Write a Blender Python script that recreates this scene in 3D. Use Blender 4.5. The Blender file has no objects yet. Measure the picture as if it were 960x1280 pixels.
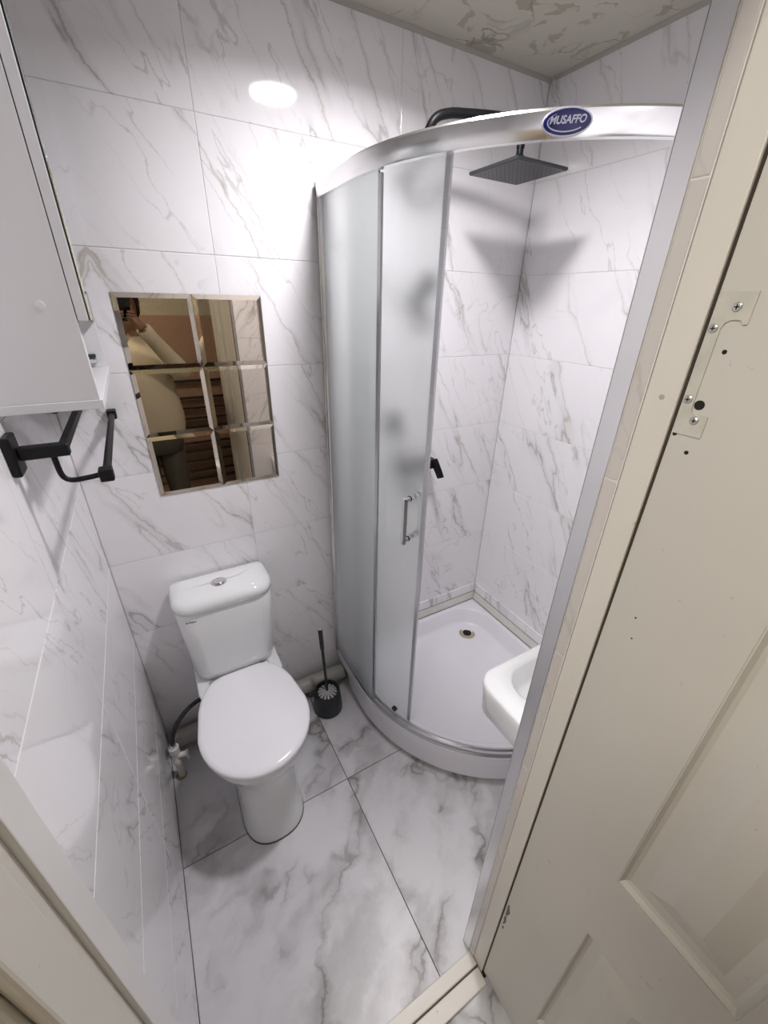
import bpy, bmesh, math, random
from mathutils import Vector, Matrix
random.seed(7)
S = bpy.context.scene
COL = S.collection
PI = math.pi

# ------------------------------------------------------------------ camera
cam_d = bpy.data.cameras.new('camera')
cam = bpy.data.objects.new('camera', cam_d); COL.objects.link(cam)
CR = ((0.869481, -0.493543, 0.020458), (-0.209386, -0.405755, -0.889674), (0.447394, 0.769271, -0.456137))
CAM = Vector((0.224, -1.416, 1.71))
cx_, cy_, cz_ = Vector(CR[0]), -Vector(CR[1]), -Vector(CR[2])
M = Matrix((cx_, cy_, cz_)).transposed().to_4x4(); M.translation = CAM
cam.matrix_world = M
cam_d.sensor_fit = 'AUTO'; cam_d.sensor_width = 36.0
cam_d.lens = 510.95 / 1280 * 36.0
cam_d.clip_start = 0.004
S.camera = cam

# ------------------------------------------------------------------ world, exposure
W = bpy.data.worlds.new('world'); S.world = W; W.use_nodes = True
bg = W.node_tree.nodes['Background']
bg.inputs[0].default_value = (0.9, 0.92, 1.0, 1); bg.inputs[1].default_value = 0.05
S.view_settings.view_transform = 'Standard'
S.view_settings.look = 'None'
S.view_settings.exposure = 0.60
S.cycles.caustics_reflective = False
S.view_settings.gamma = 1.0
BATH_LAMP = 14.0         # radiance of the glowing diffuser of the bathroom ceiling lamp
LX, LY = 0.862, -0.560   # centre of that lamp
la = bpy.data.lights.new('ceiling_led', 'AREA'); la.shape = 'DISK'; la.size = 0.15
la.energy = 8.2; la.color = (1.0, 0.965, 1.0); la.spread = math.radians(156)
lo_ = bpy.data.objects.new('ceiling_led', la); COL.objects.link(lo_); lo_.location = (LX, LY, 2.41 - 0.0325)
HALL_LAMP = 42.0         # radiance of the hall ceiling panel

# ------------------------------------------------------------------ node helpers
class NT:
    def __init__(self, name):
        self.m = bpy.data.materials.new(name); self.m.use_nodes = True
        self.t = self.m.node_tree; self.t.nodes.clear()
        self.out = self.t.nodes.new('ShaderNodeOutputMaterial')
    def n(self, typ, props=None, **ins):
        nd = self.t.nodes.new(typ)
        for k, v in (props or {}).items(): setattr(nd, k, v)
        for k, v in ins.items():
            key = int(k[1:]) if k[0] == 'i' and k[1:].isdigit() else k.replace('_', ' ')
            self.set(nd.inputs[key], v)
        return nd
    def set(self, sock, v):
        if isinstance(v, bpy.types.NodeSocket): self.t.links.new(v, sock)
        elif isinstance(v, bpy.types.Node): self.t.links.new(v.outputs[0], sock)
        else:
            try: sock.default_value = v
            except Exception: sock.default_value = (*v, 1)
    def math(self, op, a, b=0.0, c=0.0):
        return self.n('ShaderNodeMath', {'operation': op}, i0=a, i1=b, i2=c).outputs[0]
    def vmath(self, op, a, b):
        return self.n('ShaderNodeVectorMath', {'operation': op}, i0=a, i1=b).outputs[0]
    def step(self, v, lo, hi, a=0.0, b=1.0):
        nd = self.n('ShaderNodeMapRange', {'interpolation_type': 'SMOOTHSTEP'})
        for i, q in enumerate((v, lo, hi, a, b)): self.set(nd.inputs[i], q)
        return nd.outputs[0]
    def mix(self, f, a, b, blend='MIX'):
        nd = self.n('ShaderNodeMix', {'data_type': 'RGBA', 'blend_type': blend})
        self.set(nd.inputs[0], f); self.set(nd.inputs[6], a); self.set(nd.inputs[7], b)
        return nd.outputs[2]
    def noise(self, v, scale, detail=4.0, rough=0.55, dist=0.0):
        return self.n('ShaderNodeTexNoise', None, Vector=v, Scale=scale, Detail=detail, Roughness=rough, Distortion=dist).outputs[0]
    def obj(self): return self.n('ShaderNodeTexCoord').outputs['Object']
    def rand(self): return self.n('ShaderNodeObjectInfo').outputs['Random']
    def mapping(self, v, rot=(0, 0, 0), scale=(1, 1, 1), loc=(0, 0, 0)):
        return self.n('ShaderNodeMapping', None, Vector=v, Rotation=rot, Scale=scale, Location=loc).outputs[0]
    def bump(self, h, strength=0.2, dist=0.002):
        return self.n('ShaderNodeBump', None, Height=h, Strength=strength, Distance=dist).outputs[0]
    def bsdf(self, color, rough=0.4, metal=0.0, normal=None, **kw):
        b = self.n('ShaderNodeBsdfPrincipled')
        self.set(b.inputs['Base Color'], color if not isinstance(color, tuple) else (*color, 1))
        self.set(b.inputs['Roughness'], rough); self.set(b.inputs['Metallic'], metal)
        if normal is not None: self.set(b.inputs['Normal'], normal)
        for k, v in kw.items(): self.set(b.inputs[k.replace('_', ' ')], v)
        return b.outputs[0]
    def done(self, sh):
        self.t.links.new(sh, self.out.inputs[0]); return self.m

def plain(name, c, rough=0.4, metal=0.0, noise=0.04, scale=8.0, bump=0.0, bscale=200.0, **kw):
    t = NT(name); o = t.obj()
    n = t.noise(o, scale, 4)
    d = tuple(max(0, v * (1 - 2.2 * noise)) for v in c); l = tuple(min(1, v * (1 + 1.2 * noise)) for v in c)
    col = t.mix(n, (*d, 1), (*l, 1))
    nm = t.bump(t.noise(o, bscale, 3), bump, 0.001) if bump else None
    return t.done(t.bsdf(col, rough, metal, nm, **kw))

def marble_wall(name='white_marble_tile', b0=(0.895, 0.88, 0.90, 1), b1=(0.79, 0.78, 0.79, 1)):
    t = NT(name); o = t.obj()
    r = t.rand()
    def off(k): return t.n('ShaderNodeCombineXYZ', None, X=t.math('MULTIPLY', r, 37.0 * k), Y=t.math('MULTIPLY', r, 91.0 * k), Z=t.math('MULTIPLY', r, 13.0 * k)).outputs[0]
    wob = t.vmath('MULTIPLY', t.vmath('SUBTRACT', t.n('ShaderNodeTexNoise', None, Vector=t.vmath('ADD', o, off(0.7)), Scale=16.0, Detail=6.0, Roughness=0.68).outputs[1], (0.5, 0.5, 0.5)), (0.040, 0.040, 0))
    # rotate so that x runs along the veins (upper left to lower right)
    p0 = t.mapping(t.vmath('ADD', o, wob), rot=(0, 0, math.radians(60)))
    def veins(sx, sy, k, w, lo, hi, ms=0.8):
        p = t.vmath('ADD', t.vmath('MULTIPLY', p0, (sx, sy, 1)), off(k))
        n = t.noise(p, 1.0, 3, 0.5, 0.0)
        d = t.math('ABSOLUTE', t.math('SUBTRACT', n, 0.5))
        m = t.step(t.noise(p, ms, 2), lo, hi)
        return p, t.math('MULTIPLY', t.step(d, 0.0, w, 1, 0), m), t.math('MULTIPLY', t.step(d, 0.0, w * 5, 1, 0), m)
    p, thin, wide = veins(1.3, 7.5, 1.0, 0.011, 0.43, 0.60)
    p2, fine, fwide = veins(2.4, 11.0, 1.7, 0.011, 0.43, 0.60, 0.6)
    p3, cross, cw = veins(5.0, 3.0, 2.3, 0.008, 0.52, 0.64, 0.7)
    cloud = t.step(t.noise(p, 0.8, 3), 0.46, 0.75)
    c = t.mix(t.math('MULTIPLY', cloud, 0.30), b0, b1)
    c = t.mix(t.math('MULTIPLY', wide, 0.34), c, (0.55, 0.54, 0.54, 1))
    tint = t.mix(t.step(t.noise(p, 2.0, 2), 0.44, 0.60), (0.34, 0.325, 0.31, 1), (0.47, 0.40, 0.29, 1))
    c = t.mix(t.math('MULTIPLY', thin, 0.60), c, tint)
    c = t.mix(t.math('MULTIPLY', fine, 0.45), c, (0.42, 0.40, 0.37, 1))
    c = t.mix(t.math('MULTIPLY', cross, 0.30), c, (0.50, 0.47, 0.42, 1))
    return t.done(t.bsdf(c, 0.055, 0.0, Specular_IOR_Level=0.42))

def marble_floor():
    t = NT('grey_marble_floor_tile'); o = t.obj(); r = t.rand()
    off = t.n('ShaderNodeCombineXYZ', None, X=t.math('MULTIPLY', r, 53.0), Y=t.math('MULTIPLY', r, 29.0), Z=t.math('MULTIPLY', r, 17.0)).outputs[0]
    q = t.vmath('ADD', o, off)
    wob = t.vmath('MULTIPLY', t.vmath('SUBTRACT', t.n('ShaderNodeTexNoise', None, Vector=q, Scale=9.0, Detail=6.0, Roughness=0.65).outputs[1], (0.5, 0.5, 0.5)), (0.11, 0.11, 0))
    p0 = t.mapping(t.vmath('ADD', o, wob), rot=(0, 0, math.radians(-38)))
    p = t.vmath('ADD', t.vmath('MULTIPLY', p0, (2.3, 3.6, 1)), off)
    n1 = t.noise(p, 1.0, 3, 0.55)
    d1 = t.math('ABSOLUTE', t.math('SUBTRACT', n1, 0.5))
    m1 = t.step(t.noise(p, 1.2, 2), 0.40, 0.60)
    thin = t.math('MULTIPLY', t.step(d1, 0.0, 0.014, 1, 0), m1)
    wide = t.math('MULTIPLY', t.step(d1, 0.0, 0.075, 1, 0), m1)
    cloud = t.step(t.noise(p, 1.3, 5, 0.6), 0.42, 0.72)
    c = t.mix(t.math('MULTIPLY', cloud, 0.85), (0.70, 0.695, 0.72, 1), (0.42, 0.415, 0.425, 1))
    c = t.mix(t.math('MULTIPLY', wide, 0.62), c, (0.29, 0.28, 0.28, 1))
    c = t.mix(t.math('MULTIPLY', thin, 0.70), c, (0.17, 0.155, 0.14, 1))
    return t.done(t.bsdf(c, 0.34, 0.0, Specular_IOR_Level=0.30))

def ceiling_paper():
    t = NT('marbled_ceiling_paper'); o = t.obj()
    w = t.noise(o, 5.0, 4, 0.6)
    p = t.vmath('ADD', t.vmath('MULTIPLY', o, (1, 1, 0)), t.vmath('MULTIPLY', t.n('ShaderNodeTexNoise', None, Vector=o, Scale=7.0, Detail=4.0).outputs[1], (0.22, 0.22, 0)))
    n = t.noise(p, 5.0, 2, 0.5)
    d = t.math('ABSOLUTE', t.math('SUBTRACT', n, 0.52))
    ridge = t.math('MULTIPLY', t.step(d, 0.0, 0.014, 1, 0), t.step(t.noise(p, 6.0, 2), 0.46, 0.60))
    patch = t.math('MULTIPLY', t.step(t.noise(p, 8.5, 3, 0.5), 0.57, 0.60), 0.85)
    c = t.mix(w, (0.55, 0.52, 0.435, 1), (0.63, 0.60, 0.51, 1))
    c = t.mix(patch, c, (0.38, 0.35, 0.265, 1))
    c = t.mix(t.math('MULTIPLY', ridge, 0.85), c, (0.22, 0.195, 0.14, 1))
    return t.done(t.bsdf(c, 0.45))

def hall_wall_paint(z_split):
    t = NT('two_tone_textured_plaster'); o = t.obj()
    z = t.n('ShaderNodeSeparateXYZ', None, Vector=o).outputs[2]
    f = t.step(z, z_split - 0.004, z_split + 0.004)
    n = t.noise(o, 4, 4)
    lo = t.mix(n, (0.46, 0.285, 0.19, 1), (0.55, 0.35, 0.24, 1))
    c = t.mix(f, lo, (0.66, 0.60, 0.45, 1))
    h = t.noise(t.mapping(o, scale=(1, 1, 1.8)), 45, 5, 0.6, 0.5)
    return t.done(t.bsdf(c, 0.55, 0.0, t.bump(h, 0.9, 0.012)))

def door_paint(name='old_cream_door_paint', c=(0.565, 0.55, 0.50)):
    t = NT(name); o = t.obj()
    n = t.noise(o, 3.0, 4)
    col = t.mix(n, tuple(v * 0.93 for v in c) + (1,), tuple(min(1, v * 1.05) for v in c) + (1,))
    sp = t.math('MULTIPLY', t.step(t.noise(o, 60, 3, 0.6), 0.70, 0.74), 0.5)
    col = t.mix(sp, col, (0.34, 0.30, 0.23, 1))
    return t.done(t.bsdf(col, 0.42, 0.0, t.bump(t.noise(o, 160, 3), 0.12, 0.001)))

def brushed(name, c, rough=0.28, axis=(1, 1, 60)):
    t = NT(name); o = t.obj()
    n = t.noise(t.mapping(o, scale=axis), 12, 3)
    return t.done(t.bsdf(c, t.step(n, 0.2, 0.8, rough * 0.8, rough * 1.2), 1.0))

def frosted_glass():
    t = NT('frosted_shower_glass'); o = t.obj()
    gl = t.n('ShaderNodeBsdfRefraction', {'distribution': 'BECKMANN'}, Color=(0.97, 0.99, 0.985, 1), Roughness=0.50, IOR=1.22)
    tr = t.n('ShaderNodeBsdfTranslucent', None, Color=(0.95, 0.985, 0.975, 1))
    st = t.math('MULTIPLY', t.step(t.noise(t.mapping(o, scale=(30, 30, 1)), 2.0, 3), 0.3, 0.7), 0.08)
    a = t.n('ShaderNodeMixShader', None, i0=t.math('ADD', 0.26, st), i1=gl.outputs[0], i2=tr.outputs[0])
    di = t.n('ShaderNodeBsdfDiffuse', None, Color=(0.86, 0.90, 0.89, 1))
    b = t.n('ShaderNodeMixShader', None, i0=0.10, i1=a.outputs[0], i2=di.outputs[0])
    gs = t.n('ShaderNodeBsdfGlossy', None, Color=(1, 1, 1, 1), Roughness=0.20)
    fr = t.n('ShaderNodeFresnel', None, IOR=1.40)
    front = t.n('ShaderNodeMixShader', None, i0=fr.outputs[0], i1=b.outputs[0], i2=gs.outputs[0])
    clear = t.n('ShaderNodeBsdfRefraction', None, Color=(0.985, 1.0, 0.995, 1), Roughness=0.0, IOR=1.22)
    back = t.n('ShaderNodeNewGeometry').outputs['Backfacing']        # the far face of the sheet is smooth
    c = t.n('ShaderNodeMixShader', None, i0=back, i1=front.outputs[0], i2=clear.outputs[0])
    return t.done(c.outputs[0])

def emitter(name, c, s):
    t = NT(name)
    return t.done(t.n('ShaderNodeEmission', None, Color=(*c, 1), Strength=s).outputs[0])

def knit(name, c):
    t = NT(name); o = t.obj()
    w = t.n('ShaderNodeTexWave', None, Vector=o, Scale=70.0, Distortion=1.0, Detail=2.0).outputs[1]
    col = t.mix(w, tuple(v * 0.8 for v in c) + (1,), (*c, 1))
    return t.done(t.bsdf(col, 0.85, 0.0, t.bump(w, 0.35, 0.003)))

MT = {}
MT['tile'] = marble_wall(); MT['jamb_tile'] = marble_wall('shaded_marble_tile', (0.58, 0.545, 0.52, 1), (0.46, 0.43, 0.41, 1)); MT['ftile'] = marble_floor()  # jamb_tile: darker copy of the marble, the jamb's shade put into its colour
MT['grout'] = plain('pale_grout', (0.74, 0.73, 0.71), 0.8)
MT['fgrout'] = plain('dark_floor_grout', (0.10, 0.095, 0.085), 0.9)
MT['ceil'] = ceiling_paper()
MT['ceramic'] = plain('white_glazed_ceramic', (0.84, 0.855, 0.86), 0.07, noise=0.01, Coat_Weight=0.4, Coat_Roughness=0.03)
MT['seat'] = plain('white_seat_plastic', (0.86, 0.86, 0.89), 0.16, noise=0.01)
MT['acrylic'] = plain('white_tray_acrylic', (0.82, 0.81, 0.86), 0.22, noise=0.02)
MT['chrome'] = plain('chrome', (0.80, 0.80, 0.81), 0.10, 1.0, noise=0.02)
MT['alu'] = brushed('brushed_aluminium', (0.80, 0.80, 0.80), 0.20)
MT['alu_dull'] = brushed('dull_aluminium', (0.55, 0.55, 0.57), 0.32)
MT['black'] = plain('black_powder_coat', (0.006, 0.006, 0.007), 0.45, Specular_IOR_Level=0.3)
MT['black_rubber'] = plain('black_rubber', (0.015, 0.015, 0.015), 0.6)
MT['charcoal'] = plain('charcoal_plastic', (0.028, 0.030, 0.034), 0.35, noise=0.1, bump=0.2)
MT['greybristle'] = plain('grey_plastic_bristle', (0.52, 0.52, 0.50), 0.5)
MT['frost'] = frosted_glass()
MT['mirror'] = plain('bronze_mirror', (0.56, 0.50, 0.42), 0.005, 1.0, noise=0.0)
MT['silver'] = plain('silver_mirror', (0.86, 0.88, 0.88), 0.01, 1.0, noise=0.0)
MT['melamine'] = plain('white_melamine', (0.78, 0.78, 0.79), 0.38, noise=0.01)
MT['edge_dark'] = plain('dark_glass_edge', (0.03, 0.05, 0.05), 0.2)
MT['door'] = door_paint()
MT['frame'] = door_paint('cream_frame_paint', (0.67, 0.645, 0.585))
MT['whitetrim'] = plain('white_plastic_trim', (0.78, 0.77, 0.76), 0.35, noise=0.02)
MT['sill'] = door_paint('worn_white_sill_paint', (0.74, 0.71, 0.655))
MT['plate'] = plain('painted_over_steel', (0.56, 0.545, 0.48), 0.4, noise=0.12, scale=60)
MT['screw'] = plain('steel_screw', (0.55, 0.55, 0.52), 0.3, 0.8)
MT['hole'] = plain('dark_hole', (0.01, 0.009, 0.008), 0.9)
MT['hall'] = hall_wall_paint(1.585)
MT['hallside'] = plain('hall_cream_plaster', (0.62, 0.57, 0.46), 0.6, bump=0.5, bscale=60)
MT['pvc'] = plain('grey_pvc_pipe', (0.40, 0.385, 0.35), 0.4, noise=0.08)
MT['whitepvc'] = plain('white_plastic_valve', (0.74, 0.72, 0.66), 0.35, noise=0.08, scale=40)
MT['rack'] = plain('dark_brown_lacquer', (0.035, 0.022, 0.016), 0.4, noise=0.15)
MT['skin'] = plain('brown_skin', (0.26, 0.14, 0.085), 0.5, Subsurface_Weight=0.08, Subsurface_Radius=(0.01, 0.004, 0.002))
MT['hair'] = plain('black_hair', (0.012, 0.010, 0.009), 0.5, bump=0.5)
MT['sweater'] = knit('cream_knit', (0.60, 0.52, 0.38))
MT['trousers'] = plain('dark_olive_cloth', (0.075, 0.066, 0.050), 0.85, bump=0.2)
MT['eye'] = plain('eye_white', (0.75, 0.73, 0.70), 0.2)
MT['blue'] = plain('deep_blue_print', (0.006, 0.007, 0.115), 0.25)
MT['silverprint'] = plain('silver_print', (0.66, 0.68, 0.80), 0.3)
MT['brass'] = plain('stained_drain_metal', (0.62, 0.54, 0.40), 0.35, 0.7, noise=0.15, scale=60)
MT['darkmark'] = plain('dark_print', (0.06, 0.06, 0.065), 0.5)
MT['hosemat'] = plain('black_braided_hose', (0.018, 0.016, 0.015), 0.45, bump=0.4, bscale=500)
MT['lamp'] = emitter('ceiling_lamp_glow', (1.0, 0.965, 1.0), BATH_LAMP)
MT['hall_lamp'] = emitter('hall_lamp_glow', (1.0, 0.95, 0.88), HALL_LAMP)
MT['phone'] = plain('black_phone_glass', (0.010, 0.010, 0.012), 0.08)

# ------------------------------------------------------------------ mesh helpers
ORG = {}                                     # world origin of each object (no rotations are used on empties)
def V(*a): return Vector(a)
def base(name, loc, label, cat, group=None):
    o = bpy.data.objects.new(name, None); COL.objects.link(o); o.location = loc
    o.empty_display_size = 0.05
    o['label'] = label; o['category'] = cat
    if group: o['group'] = group
    ORG[o.name] = Vector(loc)
    return o
def tag(o, label, cat=None, group=None, kind=None):
    o['label'] = label
    if cat: o['category'] = cat
    if group: o['group'] = group
    if kind: o['kind'] = kind
    return o
def link(name, bm, mat, parent=None, smooth=False, loc=None):
    """turn a bmesh in world coordinates into one object"""
    bmesh.ops.recalc_face_normals(bm, faces=bm.faces)
    if loc is None:
        if parent is not None: loc = ORG[parent.name]
        else:
            vs = [v.co for v in bm.verts]
            loc = Vector(((min(v.x for v in vs) + max(v.x for v in vs)) / 2, (min(v.y for v in vs) + max(v.y for v in vs)) / 2, min(v.z for v in vs)))
    loc = Vector(loc)
    bmesh.ops.translate(bm, verts=bm.verts, vec=-loc)
    me = bpy.data.meshes.new(name); bm.to_mesh(me); bm.free()
    if isinstance(mat, (list, tuple)):
        for m in mat: me.materials.append(m)
    else: me.materials.append(mat)
    if smooth:
        for p in me.polygons: p.use_smooth = True
        if smooth != 'all':
            try: me.set_sharp_from_angle(angle=math.radians(smooth if isinstance(smooth, (int, float)) and smooth > 1 else 40))
            except Exception: pass
    o = bpy.data.objects.new(name, me); COL.objects.link(o)
    ORG[o.name] = loc
    if parent is not None:
        o.parent = parent; o.location = loc - ORG[parent.name]
    else: o.location = loc
    return o
def box(bm, a, b, bev=0.0, seg=1):
    x0, y0, z0 = (min(p, q) for p, q in zip(a, b)); x1, y1, z1 = (max(p, q) for p, q in zip(a, b))
    vs = [bm.verts.new((x, y, z)) for x in (x0, x1) for y in (y0, y1) for z in (z0, z1)]
    fs = [bm.faces.new([vs[i] for i in f]) for f in ((0, 1, 3, 2), (4, 6, 7, 5), (0, 4, 5, 1), (2, 3, 7, 6), (0, 2, 6, 4), (1, 5, 7, 3))]
    if bev > 0:
        es = list({e for f in fs for e in f.edges})
        bmesh.ops.bevel(bm, geom=es, offset=bev, segments=seg, affect='EDGES', profile=0.5)
    return bm
def nb(): return bmesh.new()
def bx(a, b, bev=0.0, seg=1): return box(nb(), a, b, bev, seg)
def loft(bm, rings, cap=True, closed=True):
    R = [[bm.verts.new(p) for p in r] for r in rings]
    n = len(R[0])
    for i in range(len(R) - 1):
        for j in range(n if closed else n - 1):
            k = (j + 1) % n
            bm.faces.new((R[i][j], R[i][k], R[i + 1][k], R[i + 1][j]))
    if cap:
        bm.faces.new(R[0][::-1]); bm.faces.new(R[-1])
    return bm
def tube(bm, pts, r, n=12, cap=True):
    pts = [Vector(p) for p in pts]
    rs = r if isinstance(r, (list, tuple)) else [r] * len(pts)
    tans = []
    for i in range(len(pts)):
        a = pts[max(0, i - 1)]; b = pts[min(len(pts) - 1, i + 1)]
        tans.append((b - a).normalized())
    t = tans[0]; up = Vector((0, 0, 1)) if abs(t.z) < 0.9 else Vector((0, 1, 0))
    u = (up - t * up.dot(t)).normalized()
    rings = []
    for i, p in enumerate(pts):
        t = tans[i]; u = (u - t * u.dot(t)).normalized(); w = t.cross(u)
        rr = rs[i]
        ru, rw = rr if isinstance(rr, tuple) else (rr, rr)
        rings.append([p + u * ru * math.cos(2 * PI * k / n) + w * rw * math.sin(2 * PI * k / n) for k in range(n)])
    return loft(bm, rings, cap)
def lathe(bm, c, prof, n=32):
    """profile of (radius, z) round a vertical axis"""
    return loft(bm, [[(c[0] + r * math.cos(2 * PI * k / n), c[1] + r * math.sin(2 * PI * k / n), c[2] + z) for k in range(n)] for r, z in prof])
def spline(pts, k=6):
    P = [Vector(p) for p in pts]; P = [2 * P[0] - P[1]] + P + [2 * P[-1] - P[-2]]; out = []
    for i in range(1, len(P) - 2):
        for s in range(k):
            t = s / k
            a, b, c, d = P[i - 1], P[i], P[i + 1], P[i + 2]
            out.append(0.5 * (2 * b + (c - a) * t + (2 * a - 5 * b + 4 * c - d) * t * t + (3 * b - a - 3 * c + d) * t ** 3))
    out.append(P[-2]); return out
def prism(bm, pts, d, taper=None):
    """polygon pts (3D, planar) extruded by vector d"""
    a = [bm.verts.new(p) for p in pts]; b = [bm.verts.new(Vector(p) + Vector(d)) for p in pts]
    n = len(a)
    bm.faces.new(a); bm.faces.new(b[::-1])
    for i in range(n): bm.faces.new((a[i], b[i], b[(i + 1) % n], a[(i + 1) % n]))
    return bm
def structure(name, bm, mat, label, smooth=False, loc=(0, 0, 0)):
    o = link(name, bm, mat, None, smooth, loc=loc); o['kind'] = 'structure'; o['label'] = label
    return o

# ------------------------------------------------------------------ room shell
RW, RH, RD = 1.676, 2.41, 1.11            # width, height, depth of the bathroom
JL, JR, DH = 0.071, 0.715, 2.0            # door opening
YF = -1.187                               # hall face of the door wall
HY = -2.56                                # far wall of the hall
G = 0.0015
wall_back = structure('wall_back', bx((-0.1, G, -0.1), (RW + 0.1, 0.1, RH + 0.05)), MT['grout'], 'white marble tiled wall behind the toilet and the bronze mirror')
wall_left = structure('wall_left', bx((-0.1, -RD, -0.1), (-G, 0.0, RH + 0.05)), MT['grout'], 'white marble tiled wall under the white cabinet')
wall_right = structure('wall_right', bx((RW + G, -RD, -0.1), (RW + 0.1, 0.0, RH + 0.05)), MT['grout'], 'white marble tiled wall inside the shower cubicle')
b = nb()
box(b, (-1.3, YF, -0.1), (JL - 0.012, -RD - G, RH)); box(b, (JR + 0.012, YF, -0.1), (2.3, -RD - G, RH)); box(b, (JL - 0.012, YF, DH + 0.03), (JR + 0.012, -RD - G, RH))
wall_front = structure('wall_front', b, MT['grout'], 'thin wall around the doorway beside the washbasin')
floor = structure('floor', bx((-0.05, -RD - 0.03, -0.12), (RW + 0.05, 0.05, -0.0025)), MT['fgrout'], 'grey marble tiled bathroom floor around the toilet')
ceiling = structure('ceiling', bx((-0.05, -RD - 0.02, RH), (RW + 0.05, 0.05, RH + 0.06)), MT['ceil'], 'beige marbled paper ceiling above the shower')

TILE_MESH = {}
def tile_mesh(w, h, t, mat):
    k = (round(w, 4), round(h, 4), t, mat.name)
    if k not in TILE_MESH:
        bm = nb(); c = 0.0012
        rings = [[(-w/2, -h/2, -t), (w/2, -h/2, -t), (w/2, h/2, -t), (-w/2, h/2, -t)],
                 [(-w/2, -h/2, -c * 0.5), (w/2, -h/2, -c * 0.5), (w/2, h/2, -c * 0.5), (-w/2, h/2, -c * 0.5)],
                 [(-w/2 + c, -h/2 + c, 0), (w/2 - c, -h/2 + c, 0), (w/2 - c, h/2 - c, 0), (-w/2 + c, h/2 - c, 0)]]
        loft(bm, rings)
        bmesh.ops.recalc_face_normals(bm, faces=bm.faces)
        me = bpy.data.meshes.new('tile'); bm.to_mesh(me); bm.free(); me.materials.append(mat)
        TILE_MESH[k] = me
    return TILE_MESH[k]
def tiles(parent, origin, u, v, us, vs, mat, gap=0.0018, t=0.0045):
    u, v = Vector(u), Vector(v); n = u.cross(v); origin = Vector(origin)
    for i in range(len(us) - 1):
        for j in range(len(vs) - 1):
            w, h = us[i + 1] - us[i] - gap, vs[j + 1] - vs[j] - gap
            o = bpy.data.objects.new('tile', tile_mesh(w, h, t, mat)); COL.objects.link(o)
            c = origin + u * (us[i] + us[i + 1]) / 2 + v * (vs[j] + vs[j + 1]) / 2
            m = Matrix((u, v, n)).transposed().to_4x4(); m.translation = c - ORG[parent.name]
            o.parent = parent; o.matrix_local = m
            ORG[o.name] = c
ROWS = [0.0] + [0.305 + 0.3028 * k for k in range(7)] + [RH]
tiles(wall_back, (0, 0, 0), (1, 0, 0), (0, 0, 1), [0, 0.475, 1.075, RW], ROWS, MT['tile'])
tiles(wall_left, (0, 0, 0), (0, 1, 0), (0, 0, 1), [-RD, -0.585, 0], ROWS, MT['tile'])
tiles(wall_right, (RW, 0, 0), (0, -1, 0), (0, 0, 1), [0, 0.60, RD], ROWS, MT['tile'])
tiles(wall_front, (0, -RD, 0), (-1, 0, 0), (0, 0, 1), [-RW, -1.315, -JR], ROWS, MT['tile'])
tiles(wall_front, (0, -RD, 0), (-1, 0, 0), (0, 0, 1), [-JL, 0], ROWS, MT['tile'])
tiles(wall_front, (0, -RD, 0), (-1, 0, 0), (0, 0, 1), [-JR, -JL], [DH + 0.03, 2.122, RH], MT['tile'])
tiles(floor, (0, 0, 0), (1, 0, 0), (0, 1, 0), [0.0, 0.608, 1.21, RW], [-RD - 0.027, -0.512, 0.0], MT['ftile'], gap=0.0026)

# hall
structure('floor_hall', bx((-1.3, HY, -0.12), (2.3, -1.20, -0.002)), MT['ftile'], 'grey marble hall floor outside the threshold')
structure('wall_hall', bx((-1.3, HY - 0.1, -0.1), (2.3, HY, RH)), MT['hall'], 'orange and cream textured hall wall seen in the bronze mirror')
structure('wall_hall_left', bx((-1.4, HY, -0.1), (-1.3, YF, RH)), MT['hallside'], 'cream plaster end wall of the hall on the cabinet side')
structure('wall_hall_right', bx((2.3, HY, -0.1), (2.4, YF, RH)), MT['hallside'], 'cream plaster end wall of the hall behind the open door')
structure('ceiling_hall', bx((-1.3, HY, RH), (2.3, YF, RH + 0.06)), MT['hallside'], 'plain cream ceiling of the hall outside the bathroom')

# corner strips under the ceiling and along the shower tray
structure('trim_1', prism(nb(), [(0, -0.0005, RH), (0, -0.010, RH), (0, -0.009, RH - 0.003), (0, -0.003, RH - 0.009), (0, -0.0005, RH - 0.010)], (RW, 0, 0)), plain('dusty_beige_strip', (0.44, 0.41, 0.36), 0.5), 'beige strip between the ceiling and the wall behind the mirror')
structure('trim_2', prism(nb(), [(RW - 0.0005, -0.024, RH), (RW - 0.010, -0.024, RH), (RW - 0.009, -0.024, RH - 0.003), (RW - 0.003, -0.024, RH - 0.009), (RW - 0.0005, -0.024, RH - 0.010)], (0, -RD + 0.026, 0)), bpy.data.materials['dusty_beige_strip'], 'beige strip between the ceiling and the shower end wall')

# ------------------------------------------------------------------ doorway: jamb linings, frame, sill
o = structure('trim_3', nb() and bx((JR, -1.133, 0.0), (JR + 0.0115, -1.112, DH)), MT['alu_dull'], 'silver corner strip up the right side of the doorway')
b = nb(); box(b, (JR - 0.0015, -1.1335, 0.0), (JR - 0.0002, -1.1085, DH), 0.0004); box(b, (JR - 0.0015, -1.1095, 0.0), (JR + 0.012, -1.1082, DH))
o2 = link('profile', b, MT['alu'], o)
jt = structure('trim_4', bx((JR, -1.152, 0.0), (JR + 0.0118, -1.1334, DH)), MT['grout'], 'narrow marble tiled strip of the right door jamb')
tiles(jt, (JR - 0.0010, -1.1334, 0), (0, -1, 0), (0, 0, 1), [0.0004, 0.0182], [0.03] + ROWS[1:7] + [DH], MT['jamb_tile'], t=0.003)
b = nb(); box(b, (JR + 0.0005, -1.1868, 0.0), (JR + 0.0118, -1.1524, DH), 0.0015, 2)
structure('trim_5', b, MT['frame'], 'cream painted wooden frame post beside the open door')
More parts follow.
